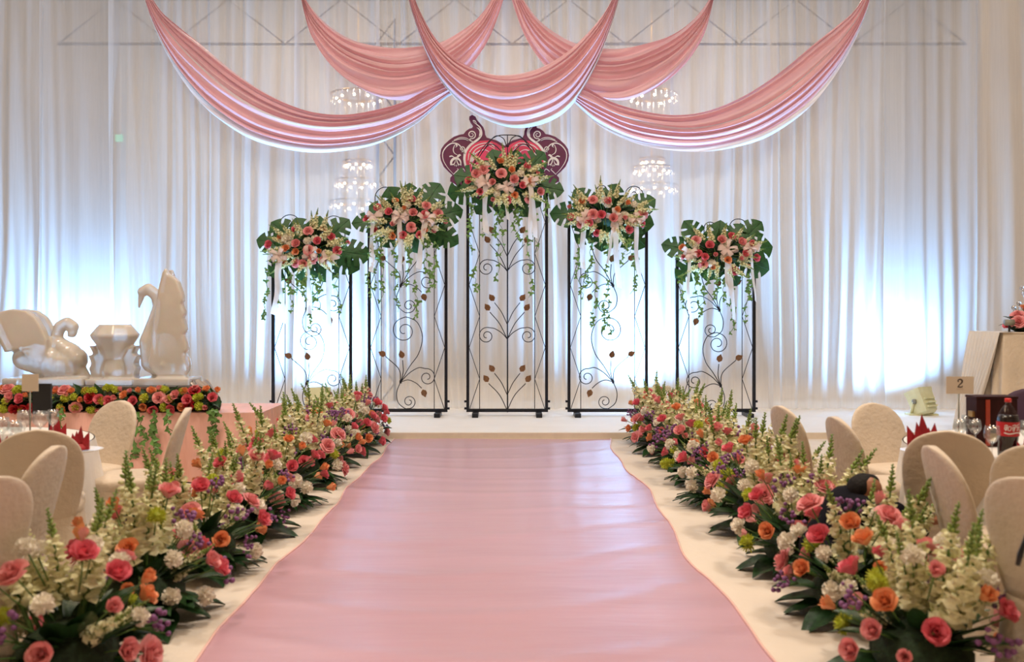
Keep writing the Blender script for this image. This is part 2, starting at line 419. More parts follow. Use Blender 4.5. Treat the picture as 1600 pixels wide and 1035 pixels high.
# ------------------------------------------------------------------ pink swags
def swag(up, lo, d, label, bands, folds=7, seed=0, mirror=False):
    f = (lambda p: (1586 - p[0], p[1])) if mirror else (lambda p: p)
    N = 90; U = crom([(*f(p), 0) for p in up], N); L = crom([(*f(p), 0) for p in lo], N)
    r = random.Random(seed); ph = [r.uniform(0, 6) for _ in range(6)]
    def fn(u, v):
        k = u * N; i = min(int(k), N - 1); t = k - i
        a = U[i].lerp(U[i + 1], t); b = L[i].lerp(L[i + 1], t)
        wob = .018 * math.sin(2 * PI * (folds * v) + 3 * u + ph[0]) * math.sin(PI * u)
        p = a.lerp(b, v + wob)
        w_ = P(p.x, p.y, d)
        am = .017 + .040 * math.sin(PI * min(1, max(0, u))) ** .7
        q = folds * (v + .07 * math.sin(5 * u + ph[1]) + .05 * math.sin(9 * v + ph[2]))
        dy = -am * (math.sin(2 * PI * q) + .35 * math.sin(4.4 * PI * q + ph[3] + 2 * u)) - .16 * math.sin(PI * v) * math.sin(PI * u)
        w_.y += dy
        return w_
    base = fn(.5, 1); t = thing('draped_swag', label, 'swag', base, 'pink satin swags across the top of the backdrop')
    for nm, m, v0, v1 in bands:
        n = max(4, int((v1 - v0) * 90)); MB().grid(lambda u, v: fn(u, v0 + (v1 - v0) * v), 110, n).build(nm, M[m], t)
    return t
A_up = [(224, -28), (250, 15), (280, 42), (312, 67), (369, 114), (425, 150), (481, 173), (530, 180), (575, 175), (631, 159), (680, 132), (735, 118), (758, 126)]
A_lo = [(218, -28), (236, 30), (264, 90), (297, 139), (331, 176), (380, 210), (425, 227), (481, 237), (537, 235), (594, 223), (650, 195), (702, 150), (758, 134)]
AB = [('upper_fold', 'pink', 0, .40), ('white_band', 'white_satin', .40, .44), ('lower_fold', 'pink', .44, .89), ('white_edge', 'white_satin', .89, 1.0)]  # white strips partway down and along the lower edge
swag(A_up, A_lo, 13.3, 'large pink swag sweeping low from the upper left', AB, 6, 1)
swag(A_up, A_lo, 13.3, 'large pink swag sweeping low from the upper right', AB, 6, 2, True)
B_up = [(468, -28), (480, 2), (505, 32), (540, 56), (580, 70), (625, 77), (675, 71), (712, 54), (750, 24), (784, -28)]
B_lo = [(466, -28), (476, 20), (490, 62), (520, 105), (560, 136), (610, 155), (660, 150), (715, 124), (763, 64), (796, -28)]
BB = [('upper_fold', 'pink', 0, 1.0)]
swag(B_up, B_lo, 13.42, 'small pink swag at the top, left of the centre peak', BB, 6, 3)
swag(B_up, B_lo, 13.42, 'small pink swag at the top, right of the centre peak', BB, 6, 4, True)
C_up = [(640, -28), (655, 15), (680, 60), (715, 94), (755, 112), (795, 118), (840, 110), (885, 84), (925, 45), (950, 10), (968, -28)]
C_lo = [(630, -28), (645, 25), (664, 80), (690, 130), (735, 176), (795, 200), (850, 193), (893, 165), (930, 105), (957, 35), (974, -28)]
swag(C_up, C_lo, 13.18, 'pink swag hanging in front at the centre above the heart board', [('upper_fold', 'pink', 0, .90), ('white_edge', 'white_satin', .90, 1.0)], 6, 5)

# ------------------------------------------------------------------ flower meshes (shared by the copies)
def petal(mb, a0, wdt, rb, rt, h, curl, n=4, tip=.0):
    def fn(u, v):
        s = u * 2 - 1; wv = wdt * (.35 + .65 * math.sin(PI * min(1, v * .62 + .12)))
        a = a0 + s * wv
        r = rb + (rt - rb) * v ** .75 + curl * max(0, v - .55) ** 2 * 3
        z = h * (v - .22 * s * s * v) - curl * max(0, v - .7) ** 2 * 3 + tip * v * (1 - abs(s))
        return Vector((r * math.cos(a), r * math.sin(a), z))
    mb.grid(fn, n, n)
def stalk(mb, L, r, mi=1):
    mb.tube([(0, 0, .02), (.02 * L, 0, -L * .5), (0, 0, -L)], r, 5, mi)
    for k in range(5):
        a = k * 2 * PI / 5
        mb.add([(.05 * math.cos(a), .05 * math.sin(a), .0), (.2 * math.cos(a + .25), .2 * math.sin(a + .25), .03), (.33 * math.cos(a), .33 * math.sin(a), .1), (.2 * math.cos(a - .25), .2 * math.sin(a - .25), .03)], [(0, 1, 2, 3)], mi)
def rose_mesh(name, m, kind, seed):
    mb = MB(); r = random.Random(seed)
    mb.grid(lambda u, v: Vector(((.02 + .11 * v ** .5) * math.cos(u * 4.2 * PI) * (1 - .35 * u), (.02 + .11 * v ** .5) * math.sin(u * 4.2 * PI) * (1 - .35 * u), .05 + .6 * v)), 16, 3)
    if kind == 'open':
        lay = [(3, .95, .19, .64, .02), (4, .85, .28, .62, .05), (5, .72, .38, .56, .10), (5, .78, .46, .46, .22), (4, .8, .5, .34, .3)]
    elif kind == 'cup':
        lay = [(3, .95, .2, .70, .02), (4, .85, .30, .68, .03), (5, .74, .38, .66, .06), (5, .78, .43, .56, .14)]
    else:
        lay = [(3, .95, .17, .80, .0), (4, .85, .25, .78, .02), (4, .8, .31, .66, .06)]
    for n, wd, rt, h, cu in lay:
        ph = r.uniform(0, 6)
        for k in range(n): petal(mb, ph + k * 2 * PI / n + r.uniform(-.1, .1), wd, .06, rt * r.uniform(.94, 1.06), h * r.uniform(.93, 1.05), cu * r.uniform(.7, 1.3))
    for f in range(len(mb.f)): pass
    stalk(mb, 1.7, .035)
    return mb.mesh(name, [m, M['stem']])
def puff_mesh(name, m, seed, n, ruff, spiky):
    mb = MB(); r = random.Random(seed); mb.ball((0, 0, .3), (.3, .3, .24), 8, 5)
    for k in range(n):
        t = (k + .5) / n; phi = math.acos(1 - 1.35 * t); a = k * 2.39996
        d = Vector((math.sin(phi) * math.cos(a), math.sin(phi) * math.sin(a), math.cos(phi)))
        q = aim(d, r.uniform(0, 6)); L = .5 * r.uniform(.85, 1.08); c = Vector((0, 0, .26))
        if spiky:
            pts = [(-.025, 0, .2), (.025, 0, .2), (.045, .01, L * .8), (0, .03, L), (-.045, .01, L * .8)]; fs = [(0, 1, 2, 3, 4)]
        else:
            pts = [(-.04, 0, .2), (.04, 0, .2), (-.13, .04 * r.uniform(-1, 1), L * .86), (.0, .05 * r.uniform(-1, 1), L * .8), (.13, .04 * r.uniform(-1, 1), L * .88), (-.07, .06, L), (.07, -.05, L)]
            fs = [(0, 1, 3), (0, 3, 2), (1, 4, 3), (2, 3, 5), (3, 6, 5), (3, 4, 6)]
        mb.add([c + q @ Vector(p) for p in pts], fs)
    mb.tube([(0, 0, .1), (0, 0, -1.5)], .035, 5, 1)
    return mb.mesh(name, [m, M['stem']], spiky is False)
def snap_meshes(seed):
    """unit-length flower spike, base at 0: (florets + stem, green bud tip)"""
    r = random.Random(seed); bend = r.uniform(-.06, .06)
    def ax(t): return Vector((bend * t * t, .03 * math.sin(3 * t), t))
    a = MB(); a.tube([ax(t / 6) for t in range(-2, 7)], [.016] * 5 + [.012, .01, .008, .005], 5, 1)
    n = 24
    for k in range(n):
        t = .30 + .50 * k / n; s = .064 * (1 - .58 * (k / n)) * r.uniform(.8, 1.15); an = k * 2.4 + r.uniform(-.3, .3)
        d = Vector((math.cos(an), math.sin(an), .25)); c = ax(t) + d * s * .95
        R = aim(d).to_matrix()
        a.ball(c, (s * .8, s * .55, s * .75), 6, 4, 0, R)
        a.add([c + R @ Vector(p) for p in ((-s * 1.15, s * .3, s * .7), (0, s * .2, s * .4), (s * 1.15, s * .3, s * .7), (s * .5, s * .7, s * 1.05), (-s * .5, s * .7, s * 1.05))], [(0, 1, 4), (1, 3, 4), (1, 2, 3)])
        a.add([c + R @ Vector(p) for p in ((-s, -s * .5, s * .7), (s, -s * .5, s * .7), (0, 0, s * .4), (0, -s * .95, s * .95))], [(2, 0, 3), (2, 3, 1)])
    b = MB(); n = 20
    for k in range(n):
        t = .78 + .22 * k / n; s = .025 * (1 - .66 * (k / n)); an = k * 2.4
        d = Vector((math.cos(an), math.sin(an), .9)).normalized()
        b.ball(ax(t) + d * s * 1.1, (s * .6, s * .6, s * 1.1), 5, 4, 0, aim(d).to_matrix())
    return a.mesh('snapdragon', [M['snap'], M['stem']]), b.mesh('bud_tip', M['snap_g'])
def statice_mesh(seed):
    r = random.Random(seed); mb = MB()
    for k in range(16):
        p = Vector((r.gauss(0, .2), r.gauss(0, .2), .75 + r.uniform(-.22, .28))); mb.ball(p, .085 * r.uniform(.7, 1.2), 5, 4)
        if k % 2 == 0: mb.tube([(0, 0, .2), p], .012, 4, 1)
    mb.tube([(0, 0, -.8), (0, 0, .3)], .02, 4, 1)
    return mb.mesh('statice', [M['statice'], M['stem']])
def leaf_mesh(name, m, wd=.33, droop=.35, nu=4, nv=7):
    mb = MB()
    def fn(u, v):
        s = u * 2 - 1; hw = wd * math.sin(PI * min(1, v ** .8)) * (1 - .25 * v) + .012
        return Vector((s * hw, v, .12 * abs(s) * hw * 3 - droop * v * v + .03 * math.sin(9 * v) * abs(s)))
    mb.grid(fn, nu, nv); mb.tube([(0, -.25, .03), (0, .02, 0)], .018, 4)
    return mb.mesh(name, m)
def fern_mesh():
    mb = MB()
    for k in range(9):
        a = (k - 4) * .34; L = 1.0 - .07 * abs(k - 4); d = Vector((math.sin(a), math.cos(a), 0)); n = Vector((d.y, -d.x, 0))
        for i in range(4):
            t0, t1 = i / 4, (i + 1) / 4
            def P2(t, s): return d * (.08 + L * t) + n * s * .10 * math.sin(PI * min(1, .12 + t * .88)) + Vector((0, 0, .10 * math.sin(PI * t) - .05 * t + (.03 if s else 0)))
            mb.add([P2(t0, -1), P2(t0, 0), P2(t1, 0), P2(t1, -1)], [(0, 1, 2, 3)]); mb.add([P2(t0, 0), P2(t0, 1), P2(t1, 1), P2(t1, 0)], [(0, 1, 2, 3)])
    mb.tube([(0, -.3, 0), (0, .1, .01)], .02, 4)
    return mb.mesh('fan_leaf', M['leaf'])
def monstera_mesh(seed):
    """split leaf, petiole at origin, tip at +y, face to +z, unit length"""
    r = random.Random(seed); mb = MB()
    out = crom([(0, -.03, 0), (.10, -.17, 0), (.24, -.20, 0), (.38, -.10, 0), (.47, .08, 0), (.50, .28, 0), (.51, .46, 0), (.46, .64, 0), (.36, .80, 0), (.20, .91, 0), (0, 1.0, 0)], 60)
    def S(x, y): return Vector((x, y, -.30 * x * x - .22 * (y - .3) ** 2 + .07 * abs(x)))
    def pt(s, t, f):
        k = t * 60; i = min(int(k), 59); o = out[i].lerp(out[i + 1], k - i); m = .95 * max(0, (t - .22) / .78) ** 1.15
        bow = .06 * math.sin(PI * f) * (1 - t)
        return S(s * o.x * f, m * (1 - f) + o.y * f - bow)
    for s in (-1, 1):
        cuts = [0, .27, .41, .54, .66, .78, 1.0]
        cuts = [c + (r.uniform(-.02, .02) if 0 < c < 1 else 0) for c in cuts]; n = len(cuts) - 1
        dep = [r.uniform(.32, .5) for _ in range(n + 1)]
        for k in range(n):
            a, b_ = cuts[k], cuts[k + 1]; fs = [0, .2, .36, .5, .62, .74, .86, 1.0]; vs = []; m = 5
            for f in fs:
                ga = .023 * min(1, max(0, (f - dep[k]) / .10)) if k > 0 else 0; gb = .023 * min(1, max(0, (f - dep[k + 1]) / .10)) if k < n - 1 else 0
                for q in range(m):
                    t = (a + ga) + (b_ - gb - a - ga) * q / (m - 1); vs.append(pt(s, t, f))
            q_ = [(m * i + j, m * i + j + 1, m * i + j + m + 1, m * i + j + m) for i in range(len(fs) - 1) for j in range(m - 1)]
            mb.add(vs, q_ if s < 0 else [tuple(reversed(t)) for t in q_])
    mb.tube([(0, -.35, -.08), (0, .0, .0), (0, .5, .008), (0, .98, -.09)], [.016, .014, .010, .004], 5, 0)
    return mb.mesh('monstera_leaf', M['monstera'])
def ivy_mesh(L, seed, dens=1.0):
    """strand hanging down from the origin"""
    r = random.Random(seed); mb = MB(); n = max(6, int(L / .06)); ph = r.uniform(0, 6)
    def ax(t): return Vector((.05 * math.sin(t * 5 + ph) * t + .02 * math.sin(t * 17), .03 * math.cos(t * 6 + ph) * t, -L * t))
    mb.tube([ax(k / n) for k in range(n + 1)], .0045, 4, 1)
    k = 0.0
    while k < 1:
        c = ax(k); s = r.uniform(.028, .055) * (1.15 if k < .5 else .9); a = r.uniform(-1.4, 1.4); tilt = r.uniform(-.5, .5)
        R = Euler((PI / 2 + tilt, r.uniform(-.5, .5), 0)).to_matrix() @ Matrix.Rotation(a + PI, 3, 'Z')
        o = c + Vector((math.sin(a) * -.02, r.uniform(-.03, 0), -.01))
        pts = [(0, 0, 0), (-.75, -.25, .05), (-1.0, .35, -.1), (-.45, .45, .05), (0, 1.25, -.15), (.45, .45, .05), (1.0, .35, -.1), (.75, -.25, .05)]
        mb.add([o + R @ (Vector(p) * s) for p in pts], [(0, 3, 2, 1), (0, 4, 3), (0, 5, 4), (0, 7, 6, 5)], 0)
        gapf = r.choice([.5, .6, .8, 1.0, 1.9]); k += .075 / L * gapf / dens
    return mb.mesh('ivy_strand', [M['ivy'], M['stem']], False)

ROSE = [rose_mesh('rose', M['rose'], 'cup', 1), rose_mesh('rose', M['rose'], 'cup', 2), rose_mesh('rose', M['rose2'], 'open', 3), rose_mesh('rose', M['rose2'], 'cup', 9)]
PEACH = [rose_mesh('peach_rose', M['peach'], 'bud', 4), rose_mesh('peach_rose', M['peach'], 'cup', 5), rose_mesh('peach_rose', M['rose2'], 'bud', 6)]
REDR = rose_mesh('rose', M['rose3'], 'open', 7)
CARN = [puff_mesh('carnation', M['white_f'], 1, 46, True, False), puff_mesh('carnation', M['white_f'], 2, 40, True, False)]
CHRY = [puff_mesh('chrysanthemum', M['lime'], 3, 110, False, True)]
LIMEC = puff_mesh('lime_carnation', M['lime'], 5, 42, True, False)
SNAP = [snap_meshes(k) for k in range(4)]
STAT = [statice_mesh(k) for k in range(2)]
LEAF = [leaf_mesh('leaf', M['leaf'], .30, .35), leaf_mesh('leaf', M['leaf'], .20, .5), leaf_mesh('leaf', M['leaf'], .40, .2)]
FERN = fern_mesh()
MONS = [monstera_mesh(k) for k in range(4)]
def add_snap(parent, loc, q, L, k=None):
    a, b = SNAP[rnd.randrange(4) if k is None else k]
    o = inst(a, 'snapdragon', parent, loc, q, L); inst(b, 'bud_tip', o, (0, 0, 0)); return o
def facing(yv, zv):
    """local y along yv, local z towards zv"""
    y = Vector(yv).normalized(); z = Vector(zv); z = (z - y * z.dot(y)).normalized(); x = y.cross(z)
    return Matrix((x, y, z)).transposed().to_quaternion()

# ------------------------------------------------------------------ aisle arrangements
def aisle(side, x, y, label, seed, scale=1.0):
    """side -1: left of the carpet; flowers spill towards the carpet (-side)"""
    r = random.Random(seed)
    t = thing('aisle_flower_arrangement', label, 'flower arrangement', (x, y, 0), 'flower arrangements lining the carpet runner')
    mb = MB(); mb.ball((0, 0, .13), (.20, .24, .135), 12, 7); mb.build('foam_base', M['foam'], t, True, False)
    inn = -side
    for k in range(30):      # foliage
        a = r.uniform(0, 2 * PI); el = r.uniform(.05, 1.25); d = Vector((math.cos(a) * math.cos(el), math.sin(a) * math.cos(el), math.sin(el)))
        p = Vector((d.x * .17, d.y * .2, .10 + d.z * .10)); L = r.uniform(.15, .25)
        inst(r.choice(LEAF), 'leaf', t, p, facing(d + Vector((0, 0, .15)), Vector((0, 0, 1)) + d * .3), L)
    for k in range(3):       # dark leaves lying on the floor towards the carpet
        a = (k - 1) * .75 + r.uniform(-.25, .25); d = Vector((inn * math.cos(a), math.sin(a), 0)); L = r.uniform(.20, .27)
        inst(r.choice([FERN, LEAF[0], LEAF[2], LEAF[2]]), 'floor_leaf', t, d * .14 + Vector((0, 0, .055)), facing(d, Vector((0, 0, 1))), L)
    def put(me, name, d, dist, size, zoff=.12):
        p = Vector((d.x * dist, d.y * dist * 1.05, zoff + d.z * dist * 1.3)); p.z = max(p.z, size * .38)
        return inst(me, name, t, p, aim(d + Vector((0, -.15, .12)), r.uniform(0, 6)), size)
    dirs = []
    N = 35
    for k in range(N):
        # even spread over the side seen from the aisle
        tt = (k + .5) / N; el = math.asin(min(1, .02 + .95 * tt)); a = k * 2.39996 + r.uniform(-.25, .25)
        dirs.append(Vector((math.cos(a) * math.cos(el), math.sin(a) * math.cos(el), math.sin(el))))
    kinds = (['rose'] * 12 + ['peach'] * 8 + ['carn'] * 7 + ['lime'] * 3 + ['stat'] * 5)
    r.shuffle(kinds)
    for d, k in zip(dirs, kinds):
        dist = r.uniform(.29, .36) + .04 * d.z
        if k == 'rose': put(r.choice(ROSE), 'rose', d, dist, r.uniform(.085, .112))
        elif k == 'peach': put(r.choice(PEACH), 'peach_rose', d, dist + r.uniform(0, .03), r.uniform(.08, .10))
        elif k == 'carn': put(r.choice(CARN), 'carnation', d, dist - .02, r.uniform(.085, .11))
        elif k == 'lime': put(r.choice(CHRY), 'chrysanthemum', d, dist - .02, r.uniform(.09, .125))
        else: put(r.choice(STAT), 'statice', d, dist - .10, r.uniform(.13, .17))
    for k in range(13):      # tall spikes, most at the back and outer side
        a = r.uniform(0, 2 * PI); sp = r.uniform(.05, .55)
        d = Vector((math.cos(a) * sp - inn * .10, math.sin(a) * sp * .8, 1))
        if k > 7: d = Vector((math.cos(a) * 1.2, math.sin(a) * 1.1, .7))
        L = r.uniform(.50, .70) if k < 8 else r.uniform(.30, .40)
        add_snap(t, Vector((math.cos(a) * .07 - inn * .04, math.sin(a) * .09, .15)), aim(d, r.uniform(0, 6)), L, r.randrange(4))
    t.scale = (scale,) * 3
    return t
ORD = ['nearest the stage', 'second from the stage', 'third from the stage', 'fourth from the stage', 'the middle one', 'fourth from the camera', 'third from the camera', 'second from the camera', 'nearest the camera']
DEP = [10.72, 9.95, 9.1, 8.2, 7.25, 6.35, 5.48, 4.62, 3.82]
for i, d in enumerate(DEP):
    aisle(-1, -1.90 + (0.06 if i in (0, 1) else 0), d, 'rose and snapdragon arrangement in the row left of the carpet, ' + ORD[i], 100 + i, 1.03 if i > 5 else 1.06)
    aisle(1, 1.76 + (-.02 if i < 2 else .02 * (i % 2)), d + .04, 'rose and snapdragon arrangement in the row right of the carpet, ' + ORD[i], 200 + i, 1.03 if i > 5 else 1.06)

# ------------------------------------------------------------------ wrought iron stands
FD = 12.9
def spiral(c, r0, r1, a0, turns, n=40):
    """spiral in x,z around c from radius r0 at angle a0 winding to r1"""
    return [Vector((c[0] + (r0 + (r1 - r0) * k / n) * math.cos(a0 + turns * 2 * PI * k / n), c[1] + (r0 + (r1 - r0) * k / n) * math.sin(a0 + turns * 2 * PI * k / n))) for k in range(n + 1)]
def iron_stand(pxl, pxr, top_y, label, kind, mir, node_low, node_up, arcs):
    cx = (pxl + pxr) / 2; base = P(cx, 650, FD); base.z = STG
    t = thing('wrought_iron_stand', label, 'flower stand', base, 'wrought iron flower stands on the stage')
    def W(x, y, dy=0.0): q = P(x, y, FD); q.y += dy; return q
    def wire(pts, name, r=.0065, n=5):
        return MB().tube([W(*p) if len(p) == 2 else W(p[0], p[1]) for p in pts], r, n).build(name, M['iron'], t)
    by = 641.5
    for x in (pxl, pxr):
        a = W(x, top_y); b = W(x, by); MB().box((a + b) / 2, (.042, .042, a.z - b.z)).build('post', M['iron'], t, False)
        for yy in (by - 14, by - 3):
            q = W(x + (3.4 if x == pxr else -3.4), yy); MB().tube([q + Vector((-.02, 0, 0)), q + Vector((.02, 0, 0))], .018, 8).build('bolt', M['iron'], t)
    a, b = W(pxl, by), W(pxr, by)
    MB().box((a + b) / 2, (b.x - a.x + .04, .05, .045)).build('bottom_rail', M['iron'], t, False)
    a, b = W(pxl, top_y), W(pxr, top_y)
    MB().box((a + b) / 2, (b.x - a.x + .04, .042, .04)).build('top_rail', M['iron'], t, False)
    zb = W(cx, by).z - .022
    for f in (.10, .90):
        x = pxl + (pxr - pxl) * f; q = W(x, by)
        MB().box((q.x, FD - .08, (zb + STG) / 2 + .0), (.085, .36, max(.03, zb - STG))).build('foot', M['iron'], t, False)
    rods = [pxl + 18.5, pxr - 18.5] + ([cx] if kind == 'c' else [])
    for x in rods: wire([(x, top_y), (x, by)], 'rod', .0055)
    # zigzag wires between post and rod
    for x0, x1 in ((pxl + 2, pxl + 18.5), (pxr - 2, pxr - 18.5)):
        pts = []; y = by; k = 0
        while y > top_y:
            pts.append((x0 if k % 2 == 0 else x1, y)); y -= 49; k += 1
        wire(pts, 'zigzag_wire', .0055)
    def mleaf(x, y, ang):
        """metal leaf with its tip along ang (degrees, image up = 90)"""
        q = W(x, y); s = .115; c_, s_ = math.cos(math.radians(ang)), math.sin(math.radians(ang))
        pts = [(-.35, 0, 0), (-.1, .34, .03), (.25, .36, .05), (.7, 0, -.02), (.25, -.36, .05), (-.1, -.34, .03), (.12, 0, -.06)]
        mb = MB()
        vs = [Vector((q.x + s * (p[0] * c_ - p[1] * s_), q.y - .01 + s * p[2], q.z + s * (p[0] * s_ + p[1] * c_))) for p in pts]
        mb.add(vs, [(0, 6, 1), (1, 6, 2), (2, 6, 3), (3, 6, 4), (4, 6, 5), (5, 6, 0)])
        mb.add([v + Vector((0, .012, 0)) for v in vs], [(1, 6, 0), (2, 6, 1), (3, 6, 2), (4, 6, 3), (5, 6, 4), (0, 6, 5)])
        for i in range(6):
            pass
        mb.build('metal_leaf', M['bronze'], t)
    def path(pts, name='scroll'): wire([(p.x, p.y) for p in crom([(x, y, 0) for x, y in pts], 30)], name)
    def spir(pts_in, c, r0, a0, turns, r1=3.0, name='scroll'):
        sp = [(c[0] + p[0], c[1] - p[1]) for p in [(q.x, q.y) for q in spiral((0, 0), r0, r1, math.radians(a0), turns, 34)]]
        lead = [(p.x, p.y) for p in crom([(x, y, 0) for x, y in pts_in] + [(sp[0][0], sp[0][1], 0)], 24)]
        wire(lead[:-1] + sp, name)
    if kind == 'c':
        for ny in (530, 424):
            n = (cx, ny); up = (cx, ny - 23)
            for s in (-1, 1):
                X = lambda dx: cx + s * dx
                spir([n, (X(8), ny - 9), (X(19), ny - 16)], (X(32), ny - 5), 13.5, 110 if s > 0 else 70, -1.55 * s, 3)
                path([n, (X(12), ny - 24), (X(27), ny - 42)], 'stem_wire'); mleaf(X(30), ny - 48, 90 - s * 35)
                path([up, (X(9), ny - 42), (X(20), ny - 57)], 'stem_wire'); mleaf(X(23), ny - 63, 90 - s * 35)
        for s in (-1, 1):
            X = lambda dx: cx + s * dx
            path([(cx, by), (X(12), by - 24), (X(29), by - 42)], 'stem_wire'); mleaf(X(32), by - 48, 90 - s * 35)
            path([(cx, by - 24), (X(9), by - 43), (X(20), by - 58)], 'stem_wire'); mleaf(X(23), by - 64, 90 - s * 35)
    else:
        ts = .82 if node_low[1] - node_up[1] < 130 else 1.0
        for nx, ny in (node_low, node_up):
            s = mir; X = lambda dx: nx + s * dx; Y = lambda dy: ny + dy
            MB().box(W(nx, ny), (.03, .03, .045)).build('collar', M['iron'], t, False)
            path([(nx, ny), (X(-3), Y(-20)), (X(-24), Y(-40))], 'stem_wire'); mleaf(X(-27), Y(-43), 90 + s * 62)
            path([(nx, ny), (X(4), Y(-16)), (X(3), Y(-34))], 'stem_wire'); mleaf(X(2), Y(-41), 90 + s * 15)
            # tall scroll
            spir([(nx, ny), (X(14 * ts), Y(-24 * ts)), (X(28 * ts), Y(-44 * ts)), (X(34 * ts), Y(-70 * ts)), (X(26 * ts), Y(-93 * ts)), (X(10 * ts), Y(-101 * ts))], (X(6 * ts), Y(-80 * ts)), 20 * ts, 100 if s > 0 else 80, 1.5 * s, 4)
            # side scroll
            spir([(nx, ny), (X(14), Y(-14)), (X(28), Y(-22))], (X(41), Y(-7)), 14, 100 if s > 0 else 80, -1.5 * s, 3)
            path([(nx, ny), (X(12), Y(-3)), (X(24), Y(2)), (X(33), Y(10))], 'stem_wire'); mleaf(X(36), Y(16), -90 + s * 20)
            # lower scroll
            spir([(nx, ny), (X(-6), Y(16)), (X(-4), Y(32)), (X(6), Y(41))], (X(13), Y(31)), 11, -100 if s > 0 else -80, 1.5 * s, 2.5)
    for (ax, ay, r0, dirn) in arcs:         # loops above the flowers
        sp = spiral((0, 0), r0, 4, PI if dirn > 0 else 0, -1.35 * dirn, 40)
        wire([(ax - dirn * r0, top_y)] + [(ax + p.x, ay - p.y) for p in sp], 'top_scroll')
    return t
iron_stand(427, 548, 392, 'leftmost black wrought iron stand on the stage', 's', 1, (479, 600), (479, 483), [(455, 352, 19, 1), (520, 354, 19, -1)])
iron_stand(577, 697, 345, 'second black wrought iron stand from the left', 's', 1, (626, 597), (626, 447), [(604, 308, 18, 1), (668, 308, 18, -1)])
iron_stand(731, 854, 288, 'tallest black wrought iron stand in the centre of the stage', 'c', 1, None, None, [])
iron_stand(889, 1010, 345, 'second black wrought iron stand from the right', 's', -1, (958, 597), (958, 447), [(941, 298, 9, 1), (989, 305, 16, -1)])
iron_stand(1058, 1178, 400, 'rightmost black wrought iron stand on the stage', 's', -1, (1126, 603), (1124, 485), [(1110, 356, 10, 1), (1152, 357, 17, -1)])
# crown of the centre stand
cst = bpy.data.objects['wrought_iron_stand.002']
for k, pts in enumerate(([(731, 288), (745, 245), (770, 216), (793, 211), (816, 216), (841, 245), (854, 288)], [(793, 212), (793, 250), (793, 288)], [(752, 240), (772, 214), (786, 216), (792, 230)], [(834, 240), (814, 214), (800, 216), (794, 230)], [(742, 255), (765, 226), (784, 238), (793, 262)], [(844, 255), (821, 226), (802, 238), (793, 262)])):
    MB().tube(crom([P(x, y, FD) for x, y in pts], 24), .007, 5).build('crown_wire', M['iron'], cst)

# ------------------------------------------------------------------ heart board
HD = 13.30
Z7 = lambda x, y: (660 + x / 5.177, 160 + y / 5.177)
half = [(665, 352), (635, 328), (600, 308), (520, 285), (508, 262), (505, 232), (492, 200), (462, 165), (440, 140), (428, 114), (402, 101), (380, 114), (378, 138), (392, 168), (410, 192), (402, 207), (378, 214), (352, 232), (334, 256), (300, 262), (255, 278), (215, 306), (178, 340), (152, 378), (143, 430), (150, 472), (172, 520), (210, 560), (243, 590), (225, 610), (224, 640), (250, 652), (300, 690), (400, 760), (520, 830), (665, 900)]
poly = half + [(1330 - x, y) for x, y in reversed(half[1:-1])]
def H(x, y): a, b = Z7(x, y); q = P(a, b, HD); return (q.x, q.z)
hb = thing('heart_board', 'plum and crimson heart shaped board with cream scrollwork behind the centre flowers', 'board', (P(790, 300, HD).x, HD, STG))
board = MB().prism([H(*p) for p in poly], HD, HD + .03).build('board', M['plum'], hb, False)
inner = [(665, 372), (600, 330), (540, 308), (470, 312), (410, 340), (362, 390), (345, 450), (352, 520), (385, 600), (440, 680), (540, 770), (665, 850)]
inner = inner + [(1330 - x, y) for x, y in reversed(inner[1:-1])]
MB().prism([H(*p) for p in inner], HD - .006, HD - .0005).build('heart_print', M['red'], hb, False)
q = P(793, 300, HD)
MB().tube([(q.x, HD + .045, STG), (q.x, HD + .045, P(793, 262, HD).z)], .012, 6).build('support_pole', M['iron'], hb)
def orn(pts, w0, w1=None, name='scroll_print', n=26):
    for mirr in (0, 1):
        pp = [(1330 - x, y) if mirr else (x, y) for x, y in pts]
        c = [H(p.x, p.y) for p in crom([(x, y, 0) for x, y in pp], n)]
        w1_ = w0 if w1 is None else w1
        ww = [(w0 + (w1_ - w0) * k / n) * (.35 + .65 * math.sin(PI * min(1, .15 + k / n * .85))) * 13.3 / 1400 / 5.177 for k in range(n + 1)]
        MB().ribbon(c, ww, HD - .012, HD - .0065).build(name, M['cream'], hb, False)
def orn_spiral(c, r0, a0, turns, w, lead=()):
    sp = [(c[0] + p.x, c[1] - p.y) for p in spiral((0, 0), r0, r0 * .22, math.radians(a0), turns, 14)]
    orn(list(lead) + sp, w, w * .7, n=36)
orn([(350, 520), (340, 460), (350, 400), (390, 345), (450, 300), (478, 260), (470, 210), (440, 180), (412, 160)], 24, 10)
orn([(462, 282), (468, 240), (455, 215), (440, 205)], 16, 6, 'leaf_print')
orn([(408, 150), (425, 152), (440, 172)], 12, 6, 'leaf_print')
orn_spiral((398, 262), 34, -60, 1.5, 9, [(415, 325), (380, 300), (366, 275)][:2])
orn([(240, 320), (290, 300), (340, 298), (372, 312)], 6); orn([(255, 305), (310, 285), (360, 292), (392, 318)], 5)
orn([(345, 420), (325, 380), (290, 340), (240, 332), (195, 360), (165, 410), (170, 470), (205, 530), (250, 580)], 10, 7)
orn_spiral((322, 378), 24, -100, 1.4, 8)
orn([(262, 345), (250, 380), (258, 410), (285, 428)], 7); orn([(268, 340), (280, 352), (268, 366)], 14, 6, 'leaf_print')
orn([(232, 510), (235, 478), (258, 455), (285, 455), (308, 478), (312, 512)], 22, 16, 'flower_print')
orn([(240, 500), (248, 505), (262, 490), (268, 462)], 10, 6, 'flower_print'); orn([(276, 462), (284, 490), (298, 505), (310, 500)], 10, 6, 'flower_print')
